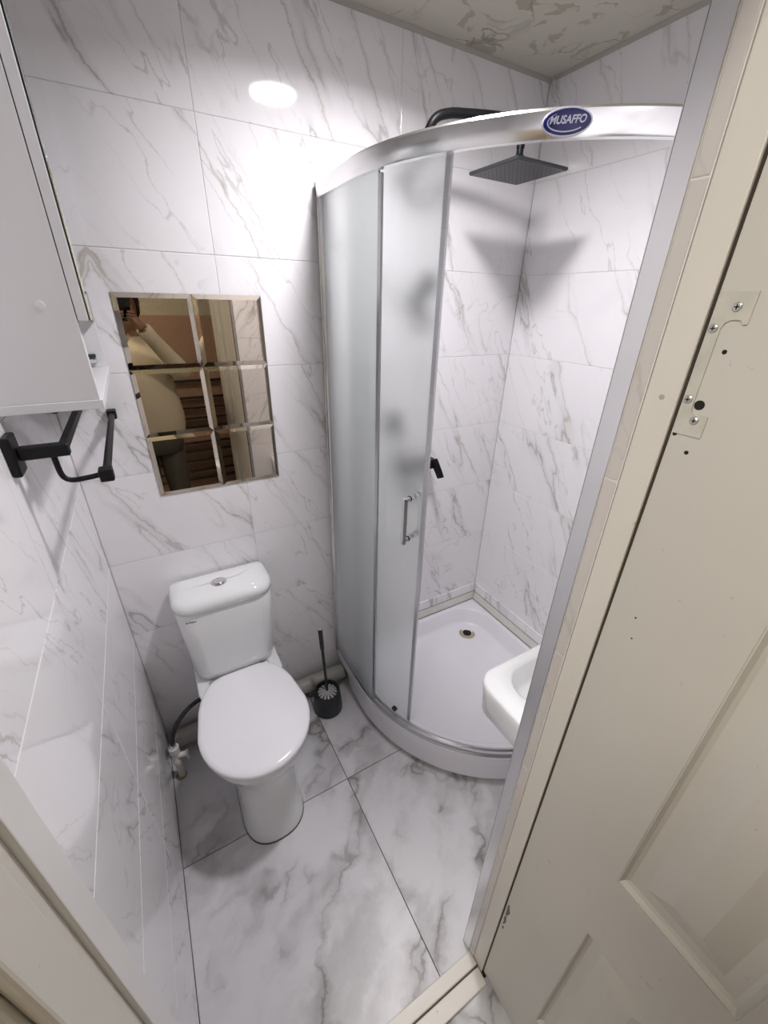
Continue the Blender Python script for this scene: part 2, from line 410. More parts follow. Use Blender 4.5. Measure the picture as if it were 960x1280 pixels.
b = nb(); box(b, (JL - 0.0115, -1.146, 0.0), (JL, -1.1092, DH), 0.0015, 2); box(b, (JL - 0.0115, -1.1100, 0.0), (JL - 0.0005, -1.1080, DH))
structure('trim_6', b, MT['whitetrim'], 'white plastic corner strip up the left side of the doorway')
b = nb(); box(b, (JL - 0.0115, -1.164, 0.0), (JL - 0.006, -1.1465, DH))
structure('trim_7', b, MT['frame'], 'grey cream filler strip of the left door jamb')
b = nb(); box(b, (JL - 0.0115, -1.216, 0.0), (JL - 0.001, -1.1655, DH), 0.003, 2); box(b, (JL - 0.075, -1.226, 0.0), (JL - 0.0125, -1.1885, DH), 0.006, 3)
structure('trim_8', b, MT['frame'], 'cream painted wooden frame post of the left door jamb')
b = nb(); box(b, (JL - 0.0115, YF, DH + 0.0), (JR + 0.0115, -1.1095, DH + 0.029))
structure('trim_9', b, MT['frame'], 'cream painted head of the door frame')
b = nb(); box(b, (JL, -1.170, -0.02), (JR - 0.0015, -1.137, 0.014), 0.003, 2)
structure('trim_10', b, MT['sill'], 'inner strip of the worn white door sill')
b = nb(); box(b, (JL, -1.213, -0.02), (JR - 0.0015, -1.1735, 0.010), 0.003, 2)
structure('trim_11', b, MT['sill'], 'outer strip of the worn white door sill')

structure('trim_16', bx((JR + 0.0040, -1.1894, 0.0), (JR + 0.03, -1.1870, DH)), plain('brown_gap_shade', (0.045, 0.036, 0.026), 0.9), 'dark strip painted as the shade between the right frame post and the open door')  # dark brown strip set into the hinge gap, standing in for its shade

# ------------------------------------------------------------------ door leaf, open at a right angle into the hall
XL = 0.720; YH = -1.1897; LT = 0.040; LW = 0.640; LZ0, LZ1 = 0.016, 1.985
door = structure('door_1', nb() and bx((XL + LT - 0.010, YH - LW, LZ0), (XL + LT, YH, LZ1)), MT['door'], 'open cream door with raised panels, missing its lock', loc=(XL + LT, YH, 0))
YC = [YH, YH - 0.1463, YH - 0.3123, YH - 0.3523, YH - 0.5183, YH - LW]
ZC = [LZ0, 0.20, 0.695, 0.890, 1.80, LZ1]
b = nb()
for i in range(5):
    for j in range(5):
        if i in (1, 3) and j in (1, 3): continue
        ys = (YC[i], YC[i + 1]); zs = (ZC[j], ZC[j + 1])
        q = [(XL, ys[0], zs[0]), (XL, ys[1], zs[0]), (XL, ys[1], zs[1]), (XL, ys[0], zs[1])]
        b.faces.new([b.verts.new(p) for p in q])
bmesh.ops.remove_doubles(b, verts=b.verts, dist=1e-5)
r = bmesh.ops.extrude_face_region(b, geom=b.faces[:])
bmesh.ops.translate(b, verts=[v for v in r['geom'] if isinstance(v, bmesh.types.BMVert)], vec=(LT - 0.0102, 0, 0))
frame_o = link('frame', b, MT['door'], door)
for i in (1, 3):
    for j in (1, 3):
        y0, y1, z0, z1 = YC[i + 1], YC[i], ZC[j], ZC[j + 1]
        def ring(ins, dx): return [(XL + dx, y1 - ins, z0 + ins), (XL + dx, y0 + ins, z0 + ins), (XL + dx, y0 + ins, z1 - ins), (XL + dx, y1 - ins, z1 - ins)]
        link('panel', loft(nb(), [ring(-0.0002, 0.028), ring(-0.0002, 0.0015), ring(0.002, 0.0010), ring(0.006, 0.0090), ring(0.011, 0.0125), ring(0.030, 0.0130), ring(0.064, 0.0040), ring(0.066, 0.0040)]), MT['door'], door)
# old lock keep plate, C shaped, painted over
def yz(y, z, dx=0.0): return (XL + dx, y, z)
pts = [(-1.1915, 1.726), (-1.222, 1.726), (-1.222, 1.699)]
pts += [(-1.2185, 1.698)] + [(-1.2085 + 0.007 * math.cos(a), 1.694 + 0.007 * math.sin(a)) for a in [PI * 1.0 + 0 * k for k in range(0)]]
pts += [(-1.2155, 1.702), (-1.208, 1.702), (-1.2035, 1.699), (-1.2015, 1.694), (-1.2015, 1.618), (-1.203, 1.6135), (-1.206, 1.612), (-1.219, 1.612), (-1.219, 1.590), (-1.1915, 1.590)]
plate = link('lock_plate', prism(nb(), [yz(y, z, 0.0005) for y, z in pts], (-0.0022, 0, 0)), MT['plate'], door)
plate['label'] = 'painted over steel plate with four cross-head screws'
for y, z in ((-1.209, 1.713), (-1.1955, 1.694), (-1.1955, 1.626), (-1.208, 1.606)):
    s = nb()
    loft(s, [[(XL + dx, y + r * math.cos(2 * PI * k / 18), z + r * math.sin(2 * PI * k / 18)) for k in range(18)] for r, dx in ((0.0042, -0.0014), (0.0040, -0.0024), (0.0030, -0.0030))])
    sc = link('screw', s, MT['screw'], plate, smooth=30)
    s = nb(); box(s, (XL - 0.0033, y - 0.0022, z - 0.0005), (XL - 0.0029, y + 0.0022, z + 0.0005)); box(s, (XL - 0.0033, y - 0.0005, z - 0.0022), (XL - 0.0029, y + 0.0005, z + 0.0022))
    box(s, (XL - 0.0030, 0, 0), (XL - 0.0030, 0, 0)) if False else None
    cr = link('screw_slot', s, MT['hole'], plate)
for y, z, r in ((-1.2115, 1.674, 0.0022), (-1.207, 1.622, 0.0050), (-1.211, 1.572, 0.0022), (-1.1935, 1.5885, 0.0022), (-1.2235, 1.35, 0.0013), (-1.228, 1.318, 0.0012)):
    s = nb(); loft(s, [[(XL + dx, y + r * q * math.cos(2 * PI * k / 14), z + r * q * math.sin(2 * PI * k / 14)) for k in range(14)] for q, dx in ((1.0, 0.004), (1.0, -0.0003), (0.8, -0.0004))])
    link('screw_hole', s, MT['hole'], door)

MT['chip'] = plain('old_green_paint', (0.16, 0.16, 0.12), 0.7, noise=0.2, scale=90)
for z0, z1, y0, w in ((0.395, 0.445, -1.1935, 0.009), (0.345, 0.392, -1.1945, 0.006), (0.325, 0.340, -1.197, 0.004)):
    n_ = 5; L_ = []; R_ = []
    for k in range(n_ + 1):
        z = z0 + (z1 - z0) * k / n_
        L_.append((XL + 0.0001, y0 + random.uniform(-0.0012, 0.0012), z)); R_.append((XL + 0.0001, y0 - w * (0.35 + 0.65 * math.sin(PI * (k + 0.4) / (n_ + 0.8))) + random.uniform(-0.0015, 0.0015), z + random.uniform(-0.003, 0.003)))
    link('paint_chip', prism(nb(), L_ + R_[::-1], (-0.0004, 0, 0)), MT['chip'], door)
fr = bpy.data.objects['trim_5']
s = nb(); loft(s, [[(JR + dx, -1.1705 + r * math.cos(2 * PI * k / 14), 1.624 + r * math.sin(2 * PI * k / 14)) for k in range(14)] for r, dx in ((0.0030, 0.0008), (0.0030, 0.0002), (0.0022, 0.0001))])
link('filled_hole', s, plain('grey_filler', (0.40, 0.37, 0.32), 0.7), fr)

# ------------------------------------------------------------------ ceiling lamp
lamp = base('ceiling_lamp', (LX, LY, RH), 'round white flat lamp in the middle of the bathroom ceiling', 'lamp')
link('housing', lathe(nb(), (LX, LY, RH), [(0.093, -0.0005), (0.095, -0.012), (0.093, -0.022), (0.084, -0.024), (0.083, -0.018)], 40), MT['whitetrim'], lamp, 40)
link('diffuser', lathe(nb(), (LX, LY, RH), [(0.0825, -0.020), (0.0825, -0.0255), (0.078, -0.0275), (0.02, -0.029)], 40), MT['lamp'], lamp, 40)
hl = base('hall_lamp', (-0.30, -1.46, RH), 'square ceiling lamp of the hall outside the doorway', 'lamp')
link('housing', bx((-0.47, -1.62, RH - 0.02), (-0.13, -1.30, RH - 0.0005), 0.004), MT['whitetrim'], hl)
link('diffuser', bx((-0.455, -1.605, RH - 0.026), (-0.145, -1.315, RH - 0.0203), 0.001), MT['hall_lamp'], hl)

# ------------------------------------------------------------------ shower tray
XO = 0.796; XE = RW; AC = V(1.446, -0.25); AR = 0.65; YE = -0.90
def path(d, n=28, y_start=0.0, x_end=None):
    """quadrant outline pushed inwards by d, from the back wall round to the end wall"""
    x_end = XE if x_end is None else x_end
    P = [V(XO + d, y_start + (-0.25 - y_start) * k / 6) for k in range(6)]
    P += [V(AC.x + (AR - d) * math.cos(PI + PI / 2 * k / n), AC.y + (AR - d) * math.sin(PI + PI / 2 * k / n)) for k in range(n + 1)]
    P += [V(AC.x + (x_end - AC.x) * k / 4, YE + d) for k in range(1, 5)]
    return P
def sub_path(d, s0, s1, n=40):
    """part of the path between two arc lengths measured from the back wall"""
    R = AR - d; L1 = 0.25; L2 = L1 + R * PI / 2
    out = []
    for k in range(n + 1):
        s = s0 + (s1 - s0) * k / n
        if s < L1: p = (V(XO + d, -s), V(1, 0))
        elif s < L2:
            a = PI + (s - L1) / R; p = (V(AC.x + R * math.cos(a), AC.y + R * math.sin(a)), V(-math.cos(a), -math.sin(a)))
        else: p = (V(AC.x + s - L2, YE + d), V(0, 1))
        out.append(p)
    return out, L2 + XE - AC.x
def sheet(bm, d, th, s0, s1, z0, z1, n=40, bev=0):
    P, _ = sub_path(d, s0, s1, n)
    rings = []
    for p, nm in P:
        q = p + nm * th
        rings.append([(p.x, p.y, z0), (q.x, q.y, z0), (q.x, q.y, z1), (p.x, p.y, z1)])
    return loft(bm, rings)
def ray_poly(c, ang, poly):
    dx, dy = math.cos(ang), math.sin(ang); best = 1e9
    for i in range(len(poly)):
        a, b_ = poly[i], poly[(i + 1) % len(poly)]
        ex, ey = b_[0] - a[0], b_[1] - a[1]; den = dx * ey - dy * ex
        if abs(den) < 1e-12: continue
        t = ((a[0] - c[0]) * ey - (a[1] - c[1]) * ex) / den; s = ((a[0] - c[0]) * dy - (a[1] - c[1]) * dx) / den
        if t > 0 and -1e-9 <= s <= 1 + 1e-9: best = min(best, t)
    return (c[0] + dx * best, c[1] + dy * best)
def inner_outline(ins, rb, rs):
    pts = []
    def arc(cx, cy, r, a0, a1, n=10):
        for k in range(n + 1):
            a = a0 + (a1 - a0) * k / n; pts.append((cx + r * math.cos(a), cy + r * math.sin(a)))
    arc(XO + ins + 0.02 + rs, -ins - rs, rs, PI, PI / 2)
    arc(XE - ins - rb, -ins - rb, rb, PI / 2, 0)
    arc(XE - ins - rs, YE + ins + 0.02 + rs, rs, 0, -PI / 2)
    d = ins + 0.02
    for k in range(17):
        a = PI * 1.5 - PI / 2 * k / 16
        pts.append((AC.x + (AR - d) * math.cos(a), AC.y + (AR - d) * math.sin(a)))
    return pts
TZ = 0.158; TC = (1.30, -0.38)
outer = [(p.x, p.y) for p in path(0.0, y_start=-0.004, x_end=XE - 0.004)] + [(XE - 0.004, -0.004)]
NA = 120
angs = [2 * PI * k / NA for k in range(NA)] + [math.atan2(y - TC[1], x - TC[0]) % (2 * PI) for x, y in ((XE - 0.004, -0.004), (XO, -0.004), (XE - 0.004, YE))]
angs = sorted(set(round(a, 5) for a in angs))
def ring_of(poly, z, sc=1.0): return [(TC[0] + (p[0] - TC[0]) * sc, TC[1] + (p[1] - TC[1]) * sc, z) for p in (ray_poly(TC, a, poly) for a in angs)]
tray = base('shower_tray', (TC[0], TC[1], 0), 'white quadrant shower tray with a curved front skirt in the tiled corner', 'shower tray')
i1 = inner_outline(0.036, 0.17, 0.07); i2 = inner_outline(0.042, 0.165, 0.065); i3 = inner_outline(0.066, 0.145, 0.05); i4 = inner_outline(0.076, 0.135, 0.045)
b = nb()
loft(b, [ring_of(outer, TZ - 0.055), ring_of(outer, TZ - 0.004), ring_of(outer, TZ, 0.995), ring_of(i1, TZ), ring_of(i2, TZ - 0.006), ring_of(i3, TZ - 0.065), ring_of(i4, TZ - 0.077)], cap=False)
last = ring_of(i4, TZ - 0.077)
DR = (1.512, -0.158)
rings = [[(DR[0] + (p[0] - DR[0]) * s, DR[1] + (p[1] - DR[1]) * s, TZ - 0.077 - 0.010 * (1 - s)) for p in last] for s in (1, 0.7, 0.4, 0.12)]
vs = [[b.verts.new(p) for p in r] for r in rings]
for i in range(3):
    for j in range(len(angs)): b.faces.new((vs[i][j], vs[i][(j + 1) % len(angs)], vs[i + 1][(j + 1) % len(angs)], vs[i + 1][j]))
b.faces.new(vs[3])
bmesh.ops.remove_doubles(b, verts=b.verts, dist=1e-5)
link('basin', b, MT['acrylic'], tray, 50)
b = nb(); L_all = sub_path(0, 0, 1)[1]
P, _ = sub_path(0.003, 0.004, L_all - 0.006, 60)
rings = []
for i, (p, nm) in enumerate(P):
    s = 0.004 + (L_all - 0.01) * i / 60; z0 = 0.020
    if s < 0.13: z0 = 0.020 + 0.105 * math.sqrt(max(0, 1 - (s / 0.13) ** 4))
    q = p + nm * 0.006
    rings.append([(p.x, p.y, z0), (q.x, q.y, z0), (q.x, q.y, TZ - 0.002), (p.x, p.y, TZ - 0.002)])
loft(b, rings)
link('skirt', b, MT['acrylic'], tray, 40)
link('tray_lip', sheet(nb(), -0.0045, 0.012, 0.004, L_all - 0.006, TZ - 0.010, TZ + 0.002, 60), MT['acrylic'], tray, 40)
for x, y in ((1.62, -0.06), (0.86, -0.15), (1.60, -0.84), (1.10, -0.74)):
    link('foot', lathe(nb(), (x, y, 0), [(0.02, 0.0), (0.02, 0.006), (0.008, 0.008), (0.008, 0.08)], 14), MT['pvc'], tray, 40)
dr = link('drain', lathe(nb(), (DR[0], DR[1], TZ - 0.0875), [(0.046, 0.0), (0.046, 0.0035), (0.038, 0.0050), (0.025, 0.0030), (0.023, -0.004)], 32), MT['brass'], tray, 40)
dr['label'] = 'stained metal drain ring with a dark hole'
link('drain_hole', lathe(nb(), (DR[0], DR[1], TZ - 0.086), [(0.0235, 0.0), (0.0235, 0.0022), (0.004, 0.0023)], 24), MT['hole'], dr)
link('drain_joint', lathe(nb(), (DR[0], DR[1], TZ - 0.0876), [(0.050, 0.0), (0.050, 0.0012), (0.045, 0.0016)], 32), MT['hole'], dr)
# strips sealing the tray against the walls
MT['strip'] = plain('yellowed_white_strip', (0.72, 0.71, 0.66), 0.4, noise=0.08, scale=14)
structure('trim_12', prism(nb(), [(XO + 0.01, -0.0005, TZ + 0.0025), (XO + 0.01, -0.018, TZ + 0.0025), (XO + 0.01, -0.019, TZ + 0.008), (XO + 0.01, -0.010, TZ + 0.045), (XO + 0.01, -0.0005, TZ + 0.048)], (XE - XO - 0.012, 0, 0)), MT['strip'], 'yellowed sealing strip between the tray and the wall with the black mixer')
structure('trim_13', prism(nb(), [(XE - 0.0005, -0.020, TZ + 0.0025), (XE - 0.018, -0.020, TZ + 0.0025), (XE - 0.019, -0.020, TZ + 0.008), (XE - 0.010, -0.020, TZ + 0.045), (XE - 0.0005, -0.020, TZ + 0.048)], (0, YE + 0.03, 0)), MT['strip'], 'yellowed sealing strip between the tray and the shower end wall')
b = nb(); box(b, (XO + 0.02, -0.007, TZ + 0.0485), (XE - 0.0085, -0.0005, 0.262), 0.001)
structure('trim_14', b, MT['tile'], 'low marble strip above the tray on the wall with the black mixer')
b = nb(); box(b, (XE - 0.007, YE, TZ + 0.0485), (XE - 0.0005, -0.0085, 0.262), 0.001)
structure('trim_15', b, MT['tile'], 'low marble strip above the tray on the shower end wall')

MT['seam'] = plain('dark_seam_line', (0.11, 0.095, 0.07), 0.9, noise=0.3, scale=40)  # thin dark lines along the seams of the tray strips
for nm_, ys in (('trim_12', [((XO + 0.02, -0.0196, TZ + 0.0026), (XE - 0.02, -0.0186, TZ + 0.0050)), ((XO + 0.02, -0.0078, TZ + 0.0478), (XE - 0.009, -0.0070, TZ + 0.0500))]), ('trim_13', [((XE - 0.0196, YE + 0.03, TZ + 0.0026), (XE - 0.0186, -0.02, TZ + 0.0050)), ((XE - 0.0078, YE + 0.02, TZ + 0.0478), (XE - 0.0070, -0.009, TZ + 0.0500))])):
    for p_, q_ in ys: link('seam_line', bx(p_, q_), MT['seam'], bpy.data.objects[nm_])

# ------------------------------------------------------------------ shower enclosure
enc = base('shower_enclosure', (XO, 0, TZ), 'curved shower cubicle with frosted glass and an aluminium rail, its sliding door pushed open', 'shower enclosure')
HZ0, HZ1 = 1.980, 2.024
def arch(bm, prof, s0, s1, n=64, bow=0.0):
    """sweep a (inward offset, z) profile along the quadrant"""
    rings = []
    Ps = [sub_path(d, 0, 1)[1] for d, z in prof]
    for k in range(n + 1):
        f = k / n; ring = []
        for d, z in prof:
            R = AR - d; L1 = 0.25; total = L1 + R * PI / 2 + XE - AC.x
            # same angle for every offset
            sref = s0 + (s1 - s0) * f
            d = d - bow * math.sin(PI * f); R = AR - d
            if sref < L1: p = V(XO + d, -sref)
            elif sref < L1 + AR * PI / 2:
                a = PI + (sref - L1) / AR; p = V(AC.x + R * math.cos(a), AC.y + R * math.sin(a))
            else: p = V(AC.x + sref - L1 - AR * PI / 2, YE + d)
            ring.append((p.x, p.y, z))
        rings.append(ring)
    return loft(bm, rings)
LT_ALL = 0.25 + AR * PI / 2 + XE - AC.x
link('top_rail', arch(nb(), [(-0.012, HZ0), (-0.014, HZ0 + 0.004), (-0.016, HZ0 + 0.020), (-0.015, HZ1 - 0.005), (-0.011, HZ1), (0.036, HZ1), (0.038, HZ1 - 0.004), (0.038, HZ1 - 0.012), (0.002, HZ1 - 0.012), (0.002, HZ0)], 0.0225, LT_ALL - 0.0225, 80, 0.013), MT['alu'], enc, 35)
link('bottom_rail', arch(nb(), [(-0.002, TZ + 0.0025), (-0.002, TZ + 0.018), (0.002, TZ + 0.024), (0.004, TZ + 0.024), (0.004, TZ + 0.012), (0.022, TZ + 0.012), (0.022, TZ + 0.020), (0.030, TZ + 0.018), (0.032, TZ + 0.0025)], 0.0225, LT_ALL - 0.0225, 80), MT['alu_dull'], enc, 35)
b = nb(); box(b, (XO - 0.006, -0.022, TZ + 0.003), (XO + 0.026, -0.0005, HZ1 + 0.002), 0.002); box(b, (XO - 0.010, -0.012, TZ + 0.003), (XO - 0.0055, -0.0005, HZ1), 0.001)
link('wall_post', b, MT['alu'], enc)
b = nb(); box(b, (XE - 0.022, YE - 0.006, TZ + 0.003), (XE - 0.0005, YE + 0.026, HZ1 + 0.002), 0.002)
link('wall_post', b, MT['alu'], enc)
GT = 0.005
for s0, s1 in ((0.0225, 0.350), (LT_ALL - 0.350, LT_ALL - 0.0225)):
    f = link('fixed_panel', sheet(nb(), 0.0045, GT, s0, s1, TZ + 0.0125, HZ0 + 0.006, 30), MT['frost'], enc, 40)
    e = s1 if s0 < 0.5 else s0 - 0.014
    link('panel_edge', sheet(nb(), 0.0035, 0.0075, e, e + 0.012, TZ + 0.0245, HZ0 - 0.0003, 4), MT['alu_dull'], f, 40)
b = sheet(nb(), 0.028, GT, 0.130, 0.523, TZ + 0.0245, HZ0 + 0.020, 36)
sd = link('sliding_door', b, MT['frost'], enc, 40)
sd['label'] = 'frosted sliding door with a chrome pull handle'
link('door_edge', sheet(nb(), 0.025, 0.011, 0.523, 0.535, TZ + 0.0245, HZ0 + 0.020, 4), MT['alu_dull'], sd, 40)
def sp(d, s):
    (p, nm), = sub_path(d, s, s, 1)[0][:1]; return p, nm
hb = nb(); GASK = []
for d0, dirn in ((0.028, -1), (0.028 + GT, 1)):
    p, nm = sp(d0, 0.488); out = nm * dirn
    A = [V(p.x, p.y, z) for z in (1.185, 1.045)]
    B = [a + V(out.x, out.y, 0) * 0.042 for a in A]
    for a, q in ((A[0], B[0]), (A[1], B[1])):
        tube(hb, [a + (q - a) * 0.01, q], 0.0085, 8)
    tube(hb, [B[0] + V(0, 0, 0.008), B[1] - V(0, 0, 0.008)], 0.0085, 8)
    for a, q in ((A[0], B[0]), (A[1], B[1])): GASK.append((a + (q - a) * 0.42, a + (q - a) * 0.52))
hnd = link('handle', hb, MT['chrome'], sd, 30); hnd['label'] = 'chrome D-shaped pull handle'
for g0, g1 in GASK: link('gasket', tube(nb(), [g0, g1], 0.0092, 10), MT['black_rubber'], hnd)
for s, zz in ((0.20, TZ + 0.045), (0.460, TZ + 0.045)):
    p, nm = sp(0.028, s)
    c = V(p.x, p.y, zz); nn = V(nm.x, nm.y, 0)
    tube(bb := nb(), [c - nn * 0.0125, c - nn * 0.011, c - nn * 0.0005], [0.008, 0.011, 0.011], 16)
    link('roller', bb, MT['charcoal'], sd, 40)
b = sheet(nb(), 0.028, GT, LT_ALL - 0.44, LT_ALL - 0.06, TZ + 0.0245, HZ0 + 0.020, 36)
sd2 = link('sliding_door', b, MT['frost'], enc, 40)
link('door_edge', sheet(nb(), 0.025, 0.011, LT_ALL - 0.455, LT_ALL - 0.44, TZ + 0.0245, HZ0 + 0.020, 4), MT['alu_dull'], sd2, 40)
# oval badge on the top rail
ang = math.radians(226.0)
bc = V(AC.x + (AR + 0.0292) * math.cos(ang), AC.y + (AR + 0.0292) * math.sin(ang), (HZ0 + HZ1) / 2 - 0.001)
nrm = V(math.cos(ang), math.sin(ang), 0); tu = V(-math.sin(ang), math.cos(ang), 0)    # tu runs rightwards as seen from outside
tv = V(0, 0, 1)
def bp(x, y, h): return bc + tu * x + tv * y + nrm * h
def disc(rx, ry, h0, h1, n=48):
    return loft(nb(), [[bp(rx * q * math.cos(2 * PI * k / n), ry * q * math.sin(2 * PI * k / n), h) for k in range(n)] for q, h in ((1, h0), (1, h1 - 0.0003), (0.99, h1))])
badge = link('badge', disc(0.0425, 0.0205, -0.003, 0.0010), MT['silverprint'], enc, 40)
badge['label'] = 'oval blue badge with silver rim and lettering'
link('badge_field', disc(0.0400, 0.0182, 0.0008, 0.0014), MT['blue'], badge, 40)
cu = bpy.data.curves.new('lettering', 'FONT'); cu.body = 'MUSAFFO'; cu.size = 0.0155; cu.align_x = 'CENTER'; cu.align_y = 'CENTER'; cu.extrude = 0.0002; cu.offset = 0.0004
tx = bpy.data.objects.new('lettering', cu); COL.objects.link(tx); cu.materials.append(MT['silverprint'])
sh = Matrix(((0.90, 0.18, 0, 0), (0, 1, 0, 0), (0, 0, 1, 0), (0, 0, 0, 1)))
mm = Matrix((tu, tv, nrm)).transposed().to_4x4() @ sh; mm.translation = bp(0.0015, 0.0025, 0.0017)
deps = bpy.context.evaluated_depsgraph_get()
me = bpy.data.meshes.new_from_object(tx.evaluated_get(deps)); bpy.data.objects.remove(tx)
me.transform(mm); bm = nb(); bm.from_mesh(me)
link('lettering', bm, MT['silverprint'], badge)
sw = [];
for k in range(25):
    a = math.radians(125 + 195 * k / 24); w = 0.0016 * math.sin(PI * min(1, (k + 1) / 14) * 0.5) + 0.0006
    sw.append((0.0335 * math.cos(a), 0.0142 * math.sin(a), w))
o1 = [bp(x, y, 0.0015) for x, y, w in sw]; o2 = [bp(x * (1 - w * 30), y * (1 - w * 55), 0.0015) for x, y, w in sw]
b = nb()
A = [b.verts.new(p) for p in o1]; B = [b.verts.new(p) for p in o2]; A2 = [b.verts.new(p + nrm * 0.0003) for p in o1]; B2 = [b.verts.new(p + nrm * 0.0003) for p in o2]
for i in range(24):
    b.faces.new((A2[i], B2[i], B2[i + 1], A2[i + 1])); b.faces.new((A[i], A[i + 1], B[i + 1], B[i]))
    b.faces.new((A[i], A2[i], A2[i + 1], A[i + 1])); b.faces.new((B[i], B[i + 1], B2[i + 1], B2[i]))
link('swoosh', b, MT['silverprint'], badge)

# ------------------------------------------------------------------ black shower fittings on the back wall
HX, HYc, HZ = 1.325, -0.265, 2.060
ov = base('overhead_shower', (1.075, 0, 2.06), 'black swan arm with a flat square overhead rose in the tiled corner', 'shower')
link('wall_flange', tube(nb(), [(1.075, -0.0005, 2.06), (1.075, -0.008, 2.06), (1.075, -0.012, 2.06)], [0.028, 0.028, 0.024], 24), MT['black'], ov, 40)
arm = spline([(1.075, -0.0125, 2.06), (1.068, -0.07, 2.066), (1.056, -0.14, 2.095), (1.051, -0.185, 2.130), (1.066, -0.200, 2.158), (1.105, -0.207, 2.172), (1.160, -0.216, 2.178), (1.24, -0.241, 2.180), (HX - 0.022, HYc + 0.006, 2.178), (HX - 0.004, HYc + 0.001, 2.170), (HX, HYc, 2.150), (HX, HYc, 2.118)], 6)
link('arm', tube(nb(), arm, 0.0115, 14), MT['black'], ov, 40)
link('ball_joint', lathe(nb(), (HX, HYc, HZ), [(0.011, 0.0165), (0.014, 0.020), (0.014, 0.040), (0.010, 0.044), (0.010, 0.0575)], 18), MT['black'], ov, 40)
hd = nb(); hs = 0.100
loft(hd, [[(HX + s * x, HYc + s * y, HZ + z) for x, y in ((-1, -1), (1, -1), (1, 1), (-1, 1))] for s, z in ((hs - 0.003, 0.0), (hs, 0.002), (hs, 0.009), (hs - 0.02, 0.014), (0.025, 0.016))])
head = link('rain_head', hd, MT['charcoal'], ov)
nz = nb()
for i in range(11):
    for j in range(11):
        c = (HX + (i - 5) * 0.0165, HYc + (j - 5) * 0.0165, HZ)
        loft(nz, [[(c[0] + r * math.cos(2 * PI * k / 6), c[1] + r * math.sin(2 * PI * k / 6), c[2] + z) for k in range(6)] for r, z in ((0.0018, 0.0004), (0.0012, -0.0010))])
link('nozzle_field', nz, MT['charcoal'], head)['kind'] = 'stuff'
hsw = base('hand_shower', (1.135, 0, 1.70), 'black hand shower in its wall bracket behind the frosted sliding door', 'hand shower')
link('bracket', bx((1.115, -0.045, 1.695), (1.155, -0.0005, 1.745), 0.005), MT['black'], hsw)
link('handset', tube(nb(), [(1.135, -0.050, 1.680), (1.135, -0.056, 1.725), (1.138, -0.066, 1.758), (1.140, -0.082, 1.772), (1.142, -0.098, 1.764), (1.142, -0.104, 1.760)], [0.011, 0.013, 0.018, 0.034, 0.040, 0.036], 16), MT['black'], hsw, 40)
dv = base('shower_outlet', (1.065, 0, 1.27), 'black square hose outlet on the tiles behind the frosted sliding door', 'hose outlet')
link('plate', bx((1.035, -0.012, 1.245), (1.098, -0.0005, 1.318), 0.004), MT['black'], dv)
link('elbow', tube(nb(), spline([(1.066, -0.0125, 1.284), (1.066, -0.045, 1.284), (1.066, -0.056, 1.272), (1.066, -0.056, 1.235)], 5), 0.016, 14), MT['black'], dv, 40)
mxr = base('shower_mixer', (1.165, 0, 1.06), 'black square shower mixer with a flat lever on the tiles', 'mixer tap')
link('body', bx((1.080, -0.072, 1.062), (1.232, -0.026, 1.112), 0.006, 2), MT['black'], mxr)
for dx in (1.105, 1.215):
    link('wall_flange', bx((dx - 0.024, -0.0255, 1.064), (dx + 0.010, -0.0005, 1.112), 0.003), MT['black'], mxr)
b = nb(); loft(b, [[(x, -0.050 + sy * h, 1.089 + sz * h) for sy, sz in ((-1, -1), (1, -1), (1, 1), (-1, 1))] for x, h in ((1.2325, 0.020), (1.262, 0.020), (1.266, 0.017))])
link('cartridge', b, MT['black'], mxr)
b = nb(); tube(b, [(1.252, -0.066, 1.108), (1.258, -0.078, 1.085), (1.268, -0.092, 1.050), (1.273, -0.099, 1.030)], [(0.019, 0.006), (0.019, 0.006), (0.018, 0.006), (0.017, 0.004)], 4)
link('lever', b, MT['black'], mxr)

